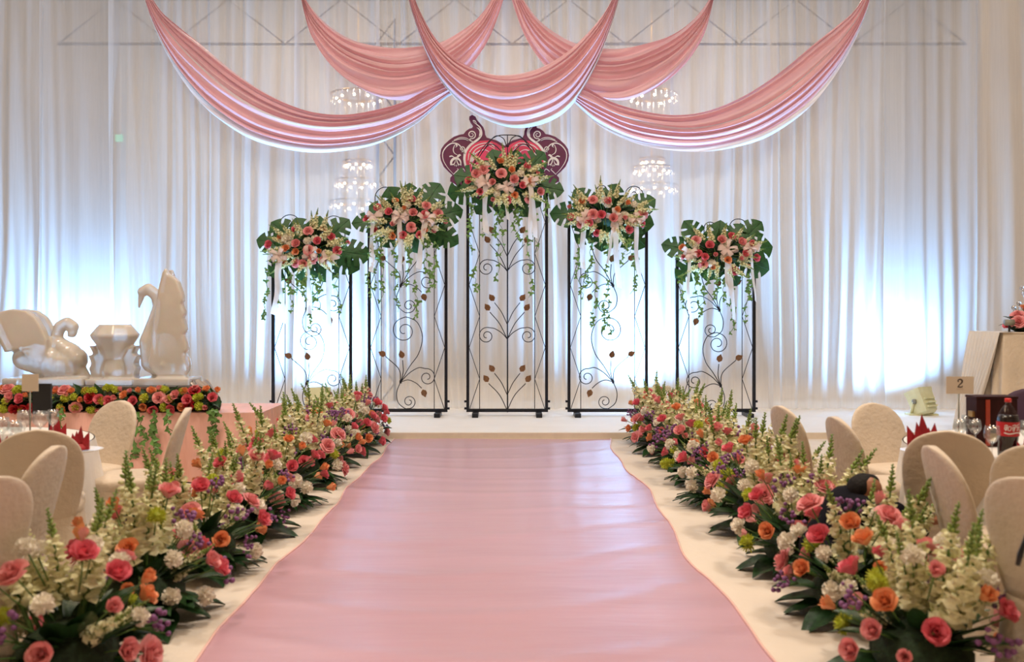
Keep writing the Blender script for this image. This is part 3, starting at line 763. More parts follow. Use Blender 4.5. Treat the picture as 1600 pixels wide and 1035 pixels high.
orn([(218, 440), (240, 436), (262, 448)], 12, 6, 'leaf_print'); orn([(280, 448), (300, 428), (312, 432)], 20, 12, 'leaf_print')
orn([(262, 505), (262, 518)], 6); orn([(275, 505), (275, 522)], 6); orn([(288, 503), (290, 516)], 6)
orn([(370, 470), (380, 410), (420, 360), (480, 335), (540, 330), (580, 345), (610, 372)], 8, 4); orn([(385, 500), (395, 440), (430, 385), (490, 352), (540, 352), (590, 385), (620, 425)], 8, 4)
orn([(400, 520), (405, 460), (440, 408), (490, 385), (530, 395), (560, 430)], 9, 4); orn([(560, 345), (575, 352), (585, 370)], 12, 4, 'leaf_print')
orn([(395, 480), (400, 440), (420, 410), (415, 460), (398, 490)], 14, 8, 'leaf_print')
orn([(250, 585), (275, 560), (290, 545), (280, 535)], 6); orn([(300, 560), (330, 540), (345, 560)], 6)

# ------------------------------------------------------------------ arrangements on the stands
def bow(mb, c, s, r):
    for k in range(6):
        a = k * PI / 3 + r.uniform(-.5, .5); L0 = s * r.uniform(.6, 1.15); d = Vector((math.cos(a), r.uniform(-.5, .1), math.sin(a) * .75)).normalized()
        n = d.cross(Vector((r.uniform(-.6, .6), 1, r.uniform(-.6, .6)))).normalized(); o_ = d.cross(n)
        def fn(u, v):
            th = u * 2 * PI; L = L0 * (.5 - .5 * math.cos(th)); off = L0 * .34 * math.sin(th)
            return c + d * L + o_ * off + n * (v - .5) * s * .5 * (.35 + .65 * (.5 - .5 * math.cos(th)))
        mb.grid(fn, 12, 2)
def bouquet(c, tips, label, seed, ribs, ivys, rx=60, ry=29):
    r = random.Random(seed); BDp = FD - .16; cw = P(c[0], c[1], BDp)
    t = thing('stand_flower_arrangement', label, 'flower arrangement', cw, 'flower arrangements on top of the iron stands')
    k_ = BDp / FPX
    MB().ball((0, .04, .0), (46 * k_, .14, 17 * k_), 14, 8).build('foam_base', M['foam'], t, True, False)
    for i, (tx, ty) in enumerate(tips):
        d = Vector((tx - c[0], 0, -(ty - c[1]))) * k_
        L = r.uniform(.44, .52); dn = Vector((d.x, 0, d.z * 1.25)).normalized()
        base = d - dn * L * .90
        q = facing(dn + Vector((0, r.uniform(-.12, .22), 0)), Vector((r.uniform(-.3, .3), -1, r.uniform(-.05, .45))))
        inst(MONS[r.randrange(4)], 'monstera_leaf', t, base + Vector((0, r.uniform(-.02, .08), 0)), q, (L * r.uniform(.76, .90), L, L))
    for i in range(26):
        a = r.uniform(0, 2 * PI); f = r.uniform(.3, .85); d = Vector((math.cos(a), -.7, math.sin(a) * .8))
        inst(r.choice(LEAF), 'leaf', t, Vector((math.cos(a) * rx * f * .8 * k_, -.06, math.sin(a) * ry * f * .7 * k_)), facing(d, Vector((0, -1, .8))), r.uniform(.16, .26))
    pts = []
    for i in range(19):
        best = None
        for _ in range(14):
            a = r.uniform(0, 2 * PI); f = math.sqrt(r.uniform(.02, 1)); p = (math.cos(a) * f * rx, math.sin(a) * f * ry)
            dd = min([math.hypot(p[0] - q[0], p[1] - q[1]) for q in pts] or [99])
            if best is None or dd > best[0]: best = (dd, p)
        pts.append(best[1])
    for i, p in enumerate(pts):
        f2 = (p[0] / rx) ** 2 + (p[1] / ry) ** 2
        loc = Vector((p[0] * k_, -.17 - .10 * (1 - f2), -p[1] * k_))
        d = Vector((p[0] / rx * .5, -1, -p[1] / ry * .4 + .25))
        me, nm, sz = (r.choice(ROSE), 'rose', r.uniform(.10, .13)) if i % 5 < 3 else (r.choice(PEACH), 'peach_rose', r.uniform(.09, .11))
        inst(me, nm, t, loc, aim(d, r.uniform(0, 6)), sz)
    for i in range(28):
        a = i * 2 * PI / 28 + r.uniform(-.15, .15); f = r.uniform(.25, .6); d = Vector((math.cos(a), r.uniform(-.75, -.25), math.sin(a) * (.9 if math.sin(a) > 0 else .7)))
        add_snap(t, Vector((math.cos(a) * rx * f * k_, -.12, math.sin(a) * ry * f * k_)), aim(d, r.uniform(0, 6)), r.uniform(.34, .48), r.randrange(4))
    for i in range(7):
        a = r.uniform(0, 2 * PI); f = r.uniform(.2, .9)
        inst(r.choice(CARN), 'carnation', t, Vector((math.cos(a) * rx * f * k_, -.2, math.sin(a) * ry * f * k_)), aim((math.cos(a) * .3, -1, .2)), r.uniform(.10, .13))
    for (bx, by, tails) in ribs:
        b = Vector(((bx - c[0]) * k_, -.25, -(by - c[1]) * k_)); mb = MB(); bow(mb, b, .135, r)
        o = mb.build('ribbon_bow', M['ribbon'], t, True, False)
        for (ex, ey, wd) in tails:
            e = Vector(((ex - c[0]) * k_, -.24, -(ey - c[1]) * k_)); tm = MB(); ph = r.uniform(0, 6)
            def fn(u, v, b=b, e=e, wd=wd, ph=ph):
                p = b.lerp(e, v); tw = .7 * math.sin(v * 4 + ph); h = wd * k_ / 2
                return p + Vector(((u * 2 - 1) * h * math.cos(tw) + .02 * math.sin(v * 5 + ph) * v, (u * 2 - 1) * h * math.sin(tw) - .02 * math.sin(7 * v), -(.03 * (u if v > .95 else 0))))
            tm.grid(fn, 3, 16); tm.build('ribbon_tail', M['ribbon_w'], o, True, False)
    for (ix, iy0, iy1) in ivys:
        L = (iy1 - iy0) * k_
        inst(ivy_mesh(L, r.randrange(9999)), 'ivy_strand', t, Vector(((ix - c[0]) * k_, -.10 - r.uniform(0, .1), -(iy0 - c[1]) * k_)))
    return t
bouquet((487, 388), [(403, 374), (428, 350), (462, 343), (498, 342), (541, 345), (573, 398), (556, 418), (418, 426), (470, 438), (513, 437)], 'rose and monstera arrangement on the leftmost iron stand', 31,
        [(443, 402, [(436, 490, 9), (448, 503, 9)]), (490, 400, [(487, 488, 8)]), (520, 405, [(520, 507, 9)])], [(420, 420, 498), (443, 430, 482), (457, 425, 488), (470, 440, 462), (493, 430, 516), (503, 430, 482), (530, 430, 490), (480, 438, 470)])
bouquet((638, 345), [(554, 347), (580, 322), (607, 296), (638, 290), (685, 287), (719, 326), (712, 378), (594, 380), (652, 392), (690, 378)], 'rose and monstera arrangement on the second iron stand from the left', 32,
        [(588, 340, [(582, 425, 8)]), (628, 342, [(628, 422, 8)]), (668, 345, [(655, 420, 9)])], [(583, 370, 470), (592, 375, 450), (598, 375, 475), (618, 378, 430), (624, 400, 488), (640, 380, 450), (650, 440, 500), (668, 375, 430), (682, 380, 450), (672, 410, 455)])
bouquet((790, 286), [(702, 300), (714, 272), (770, 236), (806, 234), (850, 237), (877, 296), (745, 331), (786, 333), (824, 334), (843, 318)], 'rose and monstera arrangement on the tall centre stand below the heart', 33,
        [(760, 290, [(758, 365, 9)]), (828, 288, [(830, 375, 8), (838, 372, 7)]), (793, 296, [(792, 345, 5)])], [(736, 320, 400), (742, 420, 455), (756, 335, 370), (776, 335, 438), (783, 330, 400), (805, 325, 365), (812, 330, 388), (826, 360, 466), (855, 300, 350), (835, 335, 395)], 62, 36)
bouquet((945, 338), [(864, 331), (900, 300), (930, 305), (966, 289), (1022, 311), (1017, 350), (1010, 382), (903, 376), (940, 388), (985, 380)], 'rose and monstera arrangement on the second iron stand from the right', 34,
        [(910, 345, [(908, 420, 8)]), (958, 342, [(963, 450, 9), (945, 412, 5)]), (990, 345, [(993, 430, 7)])], [(904, 375, 460), (911, 430, 466), (921, 375, 450), (928, 440, 512), (945, 385, 525), (950, 470, 520), (957, 370, 410), (974, 375, 410), (983, 375, 400), (990, 395, 460)])
bouquet((1120, 398), [(1040, 380), (1075, 346), (1125, 349), (1160, 352), (1190, 348), (1204, 386), (1201, 420), (1060, 432), (1108, 436), (1152, 442)], 'rose and monstera arrangement on the rightmost iron stand', 35,
        [(1072, 398, [(1070, 490, 5)]), (1130, 392, [(1130, 473, 8), (1140, 498, 8)]), (1166, 390, [(1172, 470, 4)])], [(1060, 430, 485), (1086, 430, 500), (1099, 425, 455), (1095, 450, 493), (1116, 430, 470), (1127, 440, 480), (1140, 450, 522), (1164, 430, 505), (1170, 425, 470)])

# ------------------------------------------------------------------ floor lamps washing the drapes
COOL = (.24, .56, 1.0)
def flood(px, d, target, power, label, size=1.0):
    base = P(px, 650, d); base.z = STG; t = thing('floor_lamp', label, 'floor lamp', base, 'cream floor lamps lighting the drapes')
    head = base + Vector((0, 0, .20 * size)); q = facing((Vector(target) - head), Vector((0, 0, 1)))   # local y = beam
    def L(p): return head + q @ (Vector(p) * size)
    mb = MB()
    ring = [(-.13, -.13), (.13, -.13), (.13, .13), (-.13, .13)]
    prof = [(-.20, .60), (-.17, .85), (-.05, .95), (.10, 1.0), (.16, 1.06), (.17, 1.06)]
    vs = []
    for y, s in prof:
        for k in range(16):
            a = 2 * PI * k / 16; c_, s_ = math.cos(a), math.sin(a); e = 9; rr = (abs(c_) ** e + abs(s_) ** e) ** (-1 / e) * .15
            vs.append(L((rr * c_ * s, y, rr * s_ * s * .9)))
    fs = [(i * 16 + k, i * 16 + (k + 1) % 16, (i + 1) * 16 + (k + 1) % 16, (i + 1) * 16 + k) for i in range(len(prof) - 1) for k in range(16)] + [tuple(range(15, -1, -1))]
    mb.add(vs, fs); mb.build('housing', M['lampcase'], t, False)
    lm = MB(); lm.box(L((0, .165, 0)), (.27 * size, .01, .24 * size), q); lm.build('lens', M['lens'], t, False)
    for k in range(3):
        MB().box(L((0, -.12 + k * .06, .142)), (.2 * size, .02, .03), q).build('cooling_fin', M['lampcase'], t, False)
    for s in (-1, 1):
        pv = L((s * .165, 0, 0)); ft = Vector((pv.x, base.y, STG + .015))
        MB().tube([pv, (pv + ft) / 2 + Vector((s * .01, 0, 0)), ft], .022, 6).build('yoke', M['lampcase'], t)
        MB().tube([pv - Vector((.02, 0, 0)), pv + Vector((.02, 0, 0))], .035, 10).build('pivot_knob', M['lampdark'], t)
    MB().box((base.x, base.y, STG + .012), (.42 * size, .16, .024)).build('base_bar', M['lampcase'], t, False)
    l = bpy.data.lights.new('floor_lamp_beam', 'SPOT'); l.energy = power; l.color = COOL; l.spot_size = math.radians(165); l.spot_blend = 1.0; l.shadow_soft_size = .10
    o = bpy.data.objects.new('floor_lamp_beam', l); C.objects.link(o); o.parent = t
    o.location = L((0, .20, 0)) - base; o.rotation_mode = 'QUATERNION'; o.rotation_quaternion = (Vector(target) - head).to_track_quat('-Z', 'Y')
    return t
def tgt(px, py): return P(px, py, DR)
flood(500, 13.0, tgt(497, 420), 1200, 'cream floor lamp behind the leftmost iron stand')
flood(1012, 13.0, tgt(985, 415), 1200, 'cream floor lamp hidden behind the flowers right of the carpet')
flood(1440, 13.0, tgt(1368, 440), 1200, 'cream floor lamp tilted toward the right drape')
flood(112, 13.0, tgt(105, 390), 1200, 'cream floor lamp hidden behind the ice swans')

# ------------------------------------------------------------------ covered chairs
def make_cover():
    """front of the chair towards +y"""
    n = 28
    def ring(hw, hd, e, yc, z, bow_=0.0):
        vs = []
        for k in range(n):
            a = 2 * PI * k / n; c_, s_ = math.cos(a), math.sin(a); rr = (abs(c_) ** e + abs(s_) ** e) ** (-1 / e)
            x = hw * rr * c_; vs.append(Vector((x, yc + hd * rr * s_ + bow_ * x * x, z)))
        return vs
    def loft(rings, cap0=True, cap1=True):
        vs = [v for r in rings for v in r]; m = len(rings)
        fs = [(i * n + k, i * n + (k + 1) % n, (i + 1) * n + (k + 1) % n, (i + 1) * n + k) for i in range(m - 1) for k in range(n)]
        if cap0: fs.append(tuple(range(n - 1, -1, -1)))
        if cap1: fs.append(tuple(range((m - 1) * n, m * n)))
        return MB().add(vs, fs)
    b = []
    H0, H1 = .40, .93
    for k in range(19):
        v = k / 18; v = 1 - (1 - v) ** 1.35
        z = H0 + (H1 - H0) * v
        if v < .55: hw = .195 + .045 * math.sin(v / .55 * PI / 2)
        else: hw = .240 * max(.0, 1 - ((v - .55) / .45) ** 2.5) ** (1 / 2.1)
        hw = max(hw, .02); hd = .034 * (1 - .35 * v)
        b.append(ring(hw, hd, 3.0, -.205 - .115 * v - .03 * v * v, z, .35))
    back = loft(b)
    s = [ring(.225, .225, 5, .0, .40), ring(.235, .235, 5, .0, .43), ring(.235, .235, 5, 0, .465), ring(.222, .222, 5, 0, .487), ring(.17, .17, 4, 0, .495)]
    seat = loft(s)
    k_ = []
    for i in range(8):
        v = i / 7; r_ = ring(.228 + .035 * v, .228 + .035 * v, 5, -.01 * v, .43 - .425 * v)
        for j, p in enumerate(r_):
            f = 1 + .05 * v * math.sin(j * PI * .86 + 1); p.x *= f; p.y *= f
        k_.append(r_)
    skirt = loft(k_, False, False)
    return [('back_cover', back), ('seat_cover', seat), ('skirt', skirt)]
CV = [(nm, mb.mesh(nm, M['chair'])) for nm, mb in make_cover()]
def chair(x, y, face, label, s=1.0, m=None):
    """face: direction (x, y) the sitter looks"""
    t = thing('covered_chair', label, 'chair', (x, y, 0), 'cream covered banquet chairs', math.atan2(face[1], face[0]) - PI / 2)
    for nm, me in CV: inst(me, nm, t, (0, 0, 0))
    t.scale = (s, s, s); return t
T1 = Vector((-3.55, 5.62, 0)); T2 = Vector((3.32, 5.50, 0)); TR = .84
def seat_at(bx, by, face, label, s=1.0):
    f = Vector(face).normalized(); chair(bx + f.x * .30 * s, by + f.y * .30 * s, face, label, s)
seat_at(-2.92, 6.60, (-.50, -1), 'covered chair behind the left table, its inner back facing the camera')
seat_at(-2.27, 6.14, (-.95, -.20), 'covered chair seen edge-on before the pink draped table')
seat_at(-2.68, 5.06, (-.40, .9), 'large covered chair seen from behind at the left table')
seat_at(-2.30, 4.42, (-.93, -.05), 'narrow covered chair seen edge-on at the left, before the large one')
seat_at(-2.14, 3.62, (-.90, .45), 'covered chair cut off by the left edge of the picture')
seat_at(2.44, 5.01, (.42, .9), 'large covered chair seen from behind, in front of the cola bottle')
seat_at(2.12, 4.42, (.93, -.05), 'narrow covered chair seen edge-on between two larger ones at right')
seat_at(2.10, 3.60, (.90, .45), 'nearest covered chair on the right with a black strap')
seat_at(2.66, 4.50, (.60, .80), 'covered chair half hidden at the right edge of the picture')
seat_at(2.72, 6.70, (.30, -1), 'covered chair beyond the right table, its inner back facing the camera', .97)
seat_at(2.16, 5.88, (.95, .10), 'slim covered chair just left of the one beyond the right table', .97)
seat_at(2.00, 6.55, (.90, .20), 'covered chair furthest left on the right side, behind the snapdragons', .97)
# strap hanging over the nearest chair
s0 = P(1600, 842, 3.45)
sb = MB().tube([P(1612, 815, 3.30), P(1602, 842, 3.28), P(1594, 868, 3.28), P(1590, 884, 3.28)], [.006, .007, .011, .008], 6)
solo(sb, 'bag_strap', M['black'], P(1590, 884, 3.28), 'black strap hanging down the nearest covered chair on the right', 'strap')

# ------------------------------------------------------------------ round guest tables
def round_cloth(c, label, name='round_tablecloth'):
    mb = MB(); n = 140
    def rr(a, v): return TR + .008 + v * (.06 + .055 * math.sin(17 * a) + .03 * math.sin(29 * a + 1))
    mb.grid(lambda u, v: c + Vector((TR * v * math.cos(u * 2 * PI), TR * v * math.sin(u * 2 * PI), .757)), n, 6, wrap=True)
    prof = [(0, .757), (.02, .752), (.10, .70), (.3, .55), (.6, .3), (1, .012)]
    def sk(u, v):
        k = v * 5; i = min(int(k), 4); f = k - i; t = prof[i][0] + (prof[i + 1][0] - prof[i][0]) * f; z = prof[i][1] + (prof[i + 1][1] - prof[i][1]) * f
        a = u * 2 * PI; q = rr(a, t); return c + Vector((q * math.cos(a), q * math.sin(a), z))
    mb.grid(sk, n, 10, wrap=True)
    return solo(mb, name, M['cloth'], c, label, 'tablecloth')
def round_table(c, label):
    t = thing('round_table', label, 'table', c)
    MB().lathe([(.001, .748), (TR - .01, .748), (TR - .004, .74), (TR - .01, .725), (.001, .725)], 48, c).build('table_top', M['wood'], t)
    for k in range(4):
        a = k * PI / 2 + .5; MB().tube([c + Vector((.5 * math.cos(a), .5 * math.sin(a), .725)), c + Vector((.55 * math.cos(a), .55 * math.sin(a), 0.0))], .018, 6).build('leg', M['steel'], t)
round_table(T1, 'round guest table under the white cloth at left'); round_table(T2, 'round guest table under the white cloth at right')
round_cloth(T1, 'white cloth draped over the round guest table at left'); round_cloth(T2, 'white cloth draped over the round guest table at right')
TZ = .757
def wine(p, h, label, r=.038):
    p = Vector(p); t = thing('wine_glass', label, 'wine glass', p, 'wine glasses on the guest tables')
    MB().lathe([(.001, .0), (r * .95, .002), (r * .9, .005), (.008, .010), (.005, .02)], 20, p).build('foot', M['glass'], t)
    MB().lathe([(.0048, .012), (.0042, h * .3), (.006, h * .46)], 10, p).build('stem', M['glass'], t)
    MB().lathe([(.004, h * .44), (r * .55, h * .52), (r * .98, h * .66), (r * 1.04, h * .76), (r * .88, h), (r * .84, h), (r * 1.0, h * .76), (r * .93, h * .66), (r * .5, h * .535), (.001, h * .47)], 24, p).build('bowl', M['glass'], t)
    return t
def on(px, d): return Vector(((px - 800) * d / FPX, d, TZ))
wine(on(1550, 5.05), .19, 'large wine glass standing left of the cola bottle', .043)
wine(on(1500, 5.5), .17, 'wine glass below the number card, leftmost of three')
wine(on(1512, 5.62), .185, 'wine glass below the number card, middle of three')
wine(on(1524, 5.48), .175, 'wine glass beside the wooden box, rightmost of three')
wine(on(1604, 5.3), .19, 'wine glass at the right edge of the picture')
wine(on(4, 5.45), .19, 'wine glass at the left edge of the picture', .04)
wine(on(23, 5.35), .18, 'wine glass second from the left edge', .04)
wine(on(38, 5.65), .21, 'tall wine glass left of the black board stand', .042)
wine(on(63, 5.7), .20, 'wine glass directly below the black board', .046)
wine(on(83, 5.8), .20, 'wine glass right of the black board stand', .036)
def napkin(p, label, s=1.0):
    p = Vector(p); mb = MB()
    for a, h, w_, ln in ((-.55, .13, .05, -.05), (0, .19, .055, .0), (.5, .145, .05, .045), (-.25, .15, .05, -.02), (.28, .12, .05, .03)):
        d = Vector((math.cos(a), math.sin(a) * .6, 0)); c = p + Vector((a * .11, .012 * math.sin(7 * a), 0)) * s
        top = c + Vector((ln, 0, h)) * s
        mb.add([c + Vector((-w_, -.02, 0)) * s, c + Vector((w_, -.02, 0)) * s, c + Vector((w_ * .5, .045, 0)) * s, c + Vector((-w_ * .5, .045, 0)) * s, top, c + Vector((-w_ * .9 + ln * .4, -.03, h * .45)) * s, c + Vector((w_ * .9 + ln * .4, -.03, h * .45)) * s, c + Vector((0, -.035, h * .3)) * s],
               [(0, 7, 5), (0, 1, 7), (1, 6, 7), (5, 7, 4), (7, 6, 4), (1, 2, 6), (6, 2, 4), (2, 3, 4), (3, 0, 5), (3, 5, 4)])
    mb.lathe([(.001, 0), (.075 * s, .0), (.085 * s, .02 * s), (.06 * s, .045 * s), (.001, .05 * s)], 14, p)
    o = solo(mb, 'folded_napkin', M['napkin'], p, label, 'napkin', 'red folded napkins', False); o.scale = (.66, .8, 1.0); return o
napkin(on(1440, 5.3) + Vector((0, 0, .012)), 'red folded napkin at the left side of the right table', 1.15)
napkin(on(127, 5.35) + Vector((0, 0, .012)), 'red folded napkin beside the left table edge', .75)
napkin(on(92, 5.85), 'red folded napkin behind the large left chair', .75)
napkin(on(-2, 5.2), 'red folded napkin at the left edge of the picture', .8)
napkin(on(1512, 5.2), 'red folded napkin left of the wooden box', .5)
napkin(on(1606, 5.05), 'red folded napkin at the right edge of the picture', .8)
def plate(p, r, label):
    p = Vector(p)
    return solo(MB().lathe([(.001, .0), (r * .6, .0), (r * .98, .011), (r, .014), (r * .95, .015), (r * .6, .005), (.001, .005)], 32, p), 'plate', M['china'], p, label, 'plate', 'white plates on the guest tables')
plate(on(1440, 5.3), .12, 'white plate under the red napkin on the right table'); plate(on(128, 5.35), .12, 'white plate under the red napkin on the left table')
def bowlmesh(p, r, h, label):
    p = Vector(p)
    return solo(MB().lathe([(.001, 0), (r * .45, 0), (r * .5, .01), (r * .9, h * .7), (r, h), (r * .95, h), (r * .85, h * .7), (r * .45, .02), (.001, .018)], 28, p), 'bowl', M['china'], p, label, 'bowl')
bowlmesh(on(10, 5.75), .10, .06, 'white china bowl at the left edge of the left table')
# number card
def card_stand(p, h, cw, chh, label, num):
    p = Vector(p); t = thing('table_card_stand', label, 'card stand', p)
    MB().lathe([(.001, 0), (.045, 0), (.045, .008), (.012, .014), (.004, .03)], 20, p).build('base', M['steel'], t)
    MB().tube([p + Vector((0, 0, .01)), p + Vector((0, 0, h))], .0045, 6).build('pole', M['lampdark'], t)
    c = p + Vector((.004, -.006, h + chh / 2 - .01)); cd = MB().box(c, (cw, .003, chh)).build('card', M['card'], t, False)
    if num:
        x0, z0 = c.x, c.z + chh * .10; s = chh * .46; y = c.y - .0016
        two = [(-.26, .22), (-.27, .36), (-.15, .48), (.05, .5), (.22, .42), (.27, .25), (.2, .08), (.0, -.12), (-.2, -.32), (-.28, -.44)]
        pp = [(x0 + q.x * s, z0 + q.y * s) for q in crom([(a, b, 0) for a, b in two], 24)]
        MB().ribbon(pp, [s * (.07 + .13 * math.sin(PI * k / 24) ** 2) for k in range(25)], y - .001, y).build('number_two', M['ink'], cd, False)
        mb = MB(); mb.ribbon([(x0 - .29 * s, z0 - .45 * s), (x0 + .12 * s, z0 - .46 * s), (x0 + .26 * s, z0 - .44 * s), (x0 + .30 * s, z0 - .27 * s)], [.12 * s, .13 * s, .12 * s, .06 * s], y - .001, y)
        mb.lathe([(.001, 0), (.001, 0)], 4, (x0, y, z0)); mb.build('number_two', M['ink'], cd, False)
        dm = MB(); dm.ball((x0 - .22 * s, y - .0005, z0 + .26 * s), (.09 * s, .0006, .09 * s), 10, 6); dm.build('number_two', M['ink'], cd, False)
        fm = MB(); zz = c.z - chh * .24
        for k in range(7): fm.ribbon([(x0 + (k - 3) * s * .13 - s * .04, zz), (x0 + (k - 3) * s * .13, zz + s * (.10 if k % 2 else .05)), (x0 + (k - 3) * s * .13 + s * .04, zz)], s * .035, y - .0008, y)
        fm.ribbon([(x0, zz + s * .2), (x0 + s * .02, zz + s * .28)], s * .05, y - .0008, y); fm.build('small_print', M['faintink'], cd, False)
    return t
card_stand(on(1498, 5.55), .335, .17, .108, 'ivory table number card reading 2 on a thin stand', True)
card_stand(on(47, 5.45), .36, .10, .105, 'blank ivory card on a thin stand at the left table', False)
# black board
p = on(66, 5.95); t = thing('black_menu_board', 'black upright board on a slim stand at the left table', 'board', p)
MB().lathe([(.001, 0), (.05, 0), (.05, .008), (.001, .012)], 20, p).build('base', M['black'], t)
MB().tube([p + Vector((.045, .01, .005)), p + Vector((.045, .01, .2))], .008, 6).build('pole', M['black'], t)
MB().box(p + Vector((0, 0, .255)), (.122, .02, .20)).build('panel', M['black'], t, False)
# wooden gift box
p = on(1549, 5.58); t = thing('wooden_gift_box', 'dark cherry wood box with a red stripe behind the glasses', 'box', p)
MB().box(p + Vector((0, 0, .15)), (.25, .13, .29)).build('body', M['wood'], t, False)
MB().box(p + Vector((0, 0, .304)), (.258, .138, .014)).build('lid_edge', M['wood'], t, False)
MB().box(p + Vector((-.058, -.068, .15)), (.026, .006, .285)).build('red_stripe', M['redband'], t, False)
for z in (.05, .20): MB().box(p + Vector((-.128, -.02, z)), (.03, .05, .035)).build('brass_clasp', M['gold'], t, False)
MB().box(p + Vector((-.03, -.068, .06)), (.05, .004, .05)).build('brass_plate', M['gold'], t, False)
# cola bottle
p = on(1575, 5.12); t = thing('cola_bottle', 'large cola bottle with a red cap and red label', 'bottle', p)
bp = [(.001, 0), (.045, .0), (.055, .012), (.056, .05), (.052, .09), (.058, .13), (.0585, .20), (.057, .225), (.048, .255), (.030, .288), (.016, .305), (.0145, .325)]
MB().lathe(bp, 28, p).build('bottle_body', M['pet'], t)
MB().lathe([(.001, .004), (.044, .004), (.053, .014), (.054, .05), (.050, .09), (.056, .13), (.0565, .20), (.055, .222), (.0505, .245), (.001, .245)], 28, p).build('cola', M['cola'], t)
MB().lathe([(.0148, .318), (.0175, .318), (.0175, .336), (.016, .339), (.001, .339)], 20, p).build('cap', M['cap'], t)
lb = MB().lathe([(.0588, .128), (.0592, .165), (.0593, .208)], 28, p).build('label', M['label'], t)
def on_label(pts, w_, name='script_mark', n=14):
    """white strokes printed round the front of the label; pts in (-1..1, 0..1)"""
    c = crom([(a, b, 0) for a, b in pts], n); mb = MB(); vs = []
    for k, q in enumerate(c):
        tng = (c[min(k + 1, n)] - c[max(k - 1, 0)]); tng = Vector((tng.x * .055, tng.y * .075)); tng = tng.normalized() if tng.length > 1e-9 else Vector((1, 0)); nn = Vector((-tng.y, tng.x)) * w_
        for sgn in (1, -1):
            th = -PI / 2 + (q.x * .05 + sgn * nn.x) / .0594; vs.append(p + Vector((.0599 * math.cos(th), .0599 * math.sin(th), .130 + q.y * .075 + sgn * nn.y)))
    mb.add(vs, [(2 * k, 2 * k + 1, 2 * k + 3, 2 * k + 2) for k in range(n)]); mb.build(name, M['labelwhite'], lb)
for st_ in ([(-.95, .75), (-.80, .82), (-.62, .80)], [(-.66, .84), (-.72, .6), (-.8, .42), (-.9, .5)], [(-.9, .68), (-.94, .52), (-.80, .50), (-.78, .66), (-.9, .68)],
            [(-.55, .70), (-.60, .45), (-.36, .44), (-.28, .70), (-.55, .72)], [(-.15, .78), (.02, .84), (.30, .82)], [(.22, .86), (.12, .58), (.0, .38), (-.12, .46)], [(-.1, .68), (-.14, .54), (.02, .54), (.04, .68), (-.1, .68)],
            [(.72, .9), (.46, .84), (.34, .66), (.58, .64), (.84, .66)], [(.60, .78), (.54, .52), (.44, .42)], [(.42, .52), (.36, .44)], [(.72, .54), (.82, .44)]): on_label(st_, .0019)
on_label([(-1.0, .24), (-.5, .16), (0, .22), (.5, .26), (1.0, .18)], .0032, 'wave_mark')

# ------------------------------------------------------------------ pink draped table with the ice sculptures
PZ, PY0, PY1, PX0, PX1 = .65, 8.3, 9.15, -6.3, -2.32
def pleats(x): return .5 + .5 * math.sin(x * 11 + 1.3 * math.sin(x * 3)) + .25 * math.sin(x * 23)
mb = MB()
mb.grid(lambda u, v: Vector((PX0 + (PX1 - PX0) * u, PY0 + (PY1 - PY0) * v, PZ)), 20, 4)
mb.grid(lambda u, v: Vector((PX0 + (PX1 - PX0) * u, PY0 - .004 - .11 * v ** .6 * pleats(PX0 + (PX1 - PX0) * u) * min(1, v * 4), PZ - (PZ - .012) * v)), 240, 10)
mb.grid(lambda u, v: Vector((PX1 + .004 + .07 * v ** .6 * pleats(u * 4) * min(1, v * 4), PY0 + (PY1 - PY0) * u, PZ - (PZ - .012) * v)), 40, 10)
mb.grid(lambda u, v: Vector((PX0 + (PX1 - PX0) * u, PY1, PZ - (PZ - .012) * v)), 20, 2)
solo(mb, 'pink_tablecloth', M['pinkcloth'], ((PX0 + PX1) / 2, (PY0 + PY1) / 2, 0), 'pink satin cloth draped over the long display table at left', 'tablecloth')
t = thing('display_table', 'long display table under the pink cloth', 'table', ((PX0 + PX1) / 2, (PY0 + PY1) / 2, 0))
MB().box(((PX0 + PX1) / 2, (PY0 + PY1) / 2, PZ - .022), (PX1 - PX0 - .03, PY1 - PY0 - .03, .036)).build('table_top', M['wood'], t, False)
for x in (PX0 + .3, PX1 - .3):
    for y in (PY0 + .12, PY1 - .12): MB().box((x, y, (PZ - .04) / 2), (.05, .05, PZ - .04)).build('leg', M['wood'], t, False)
ID = 8.82
tz = P(0, 600, ID).z
xa, xb = P(-140, 0, ID).x, P(312, 0, ID).x
t = thing('display_plinth', 'silver draped plinth with a steel drip tray under the ice sculptures', 'plinth', ((xa + xb) / 2, ID, PZ))
mb = MB(); n = 60
def pl(u, v):
    pts = [(xa, PY0 + .34), (xb, PY0 + .34), (xb, PY1 - .04), (xa, PY1 - .04)]; k = u * 4; i = int(k) % 4; f = k - int(k)
    a, b = Vector(pts[i]), Vector(pts[(i + 1) % 4]); q = a.lerp(b, f); cen = Vector(((xa + xb) / 2, ID)); o = (q - cen)
    o = Vector((math.copysign(1, o.x) * (abs(o.x) > (xb - xa) * .47), math.copysign(1, o.y) * (abs(o.y) > .15)))
    w_ = .05 * v * (1 + math.sin(u * 190) * .7); q = q + o * w_
    return Vector((q.x, min(q.y, PY1 + .02), tz - .03 - (tz - .036 - PZ) * v))
mb.grid(pl, 160, 5, wrap=True); mb.build('silver_drape', M['silver'], t)
MB().box(((xa + xb) / 2, ID - .0, tz - .02), (xb - xa + .02, PY1 - PY0 - .34, .024)).build('drip_tray', M['steel'], t, False)
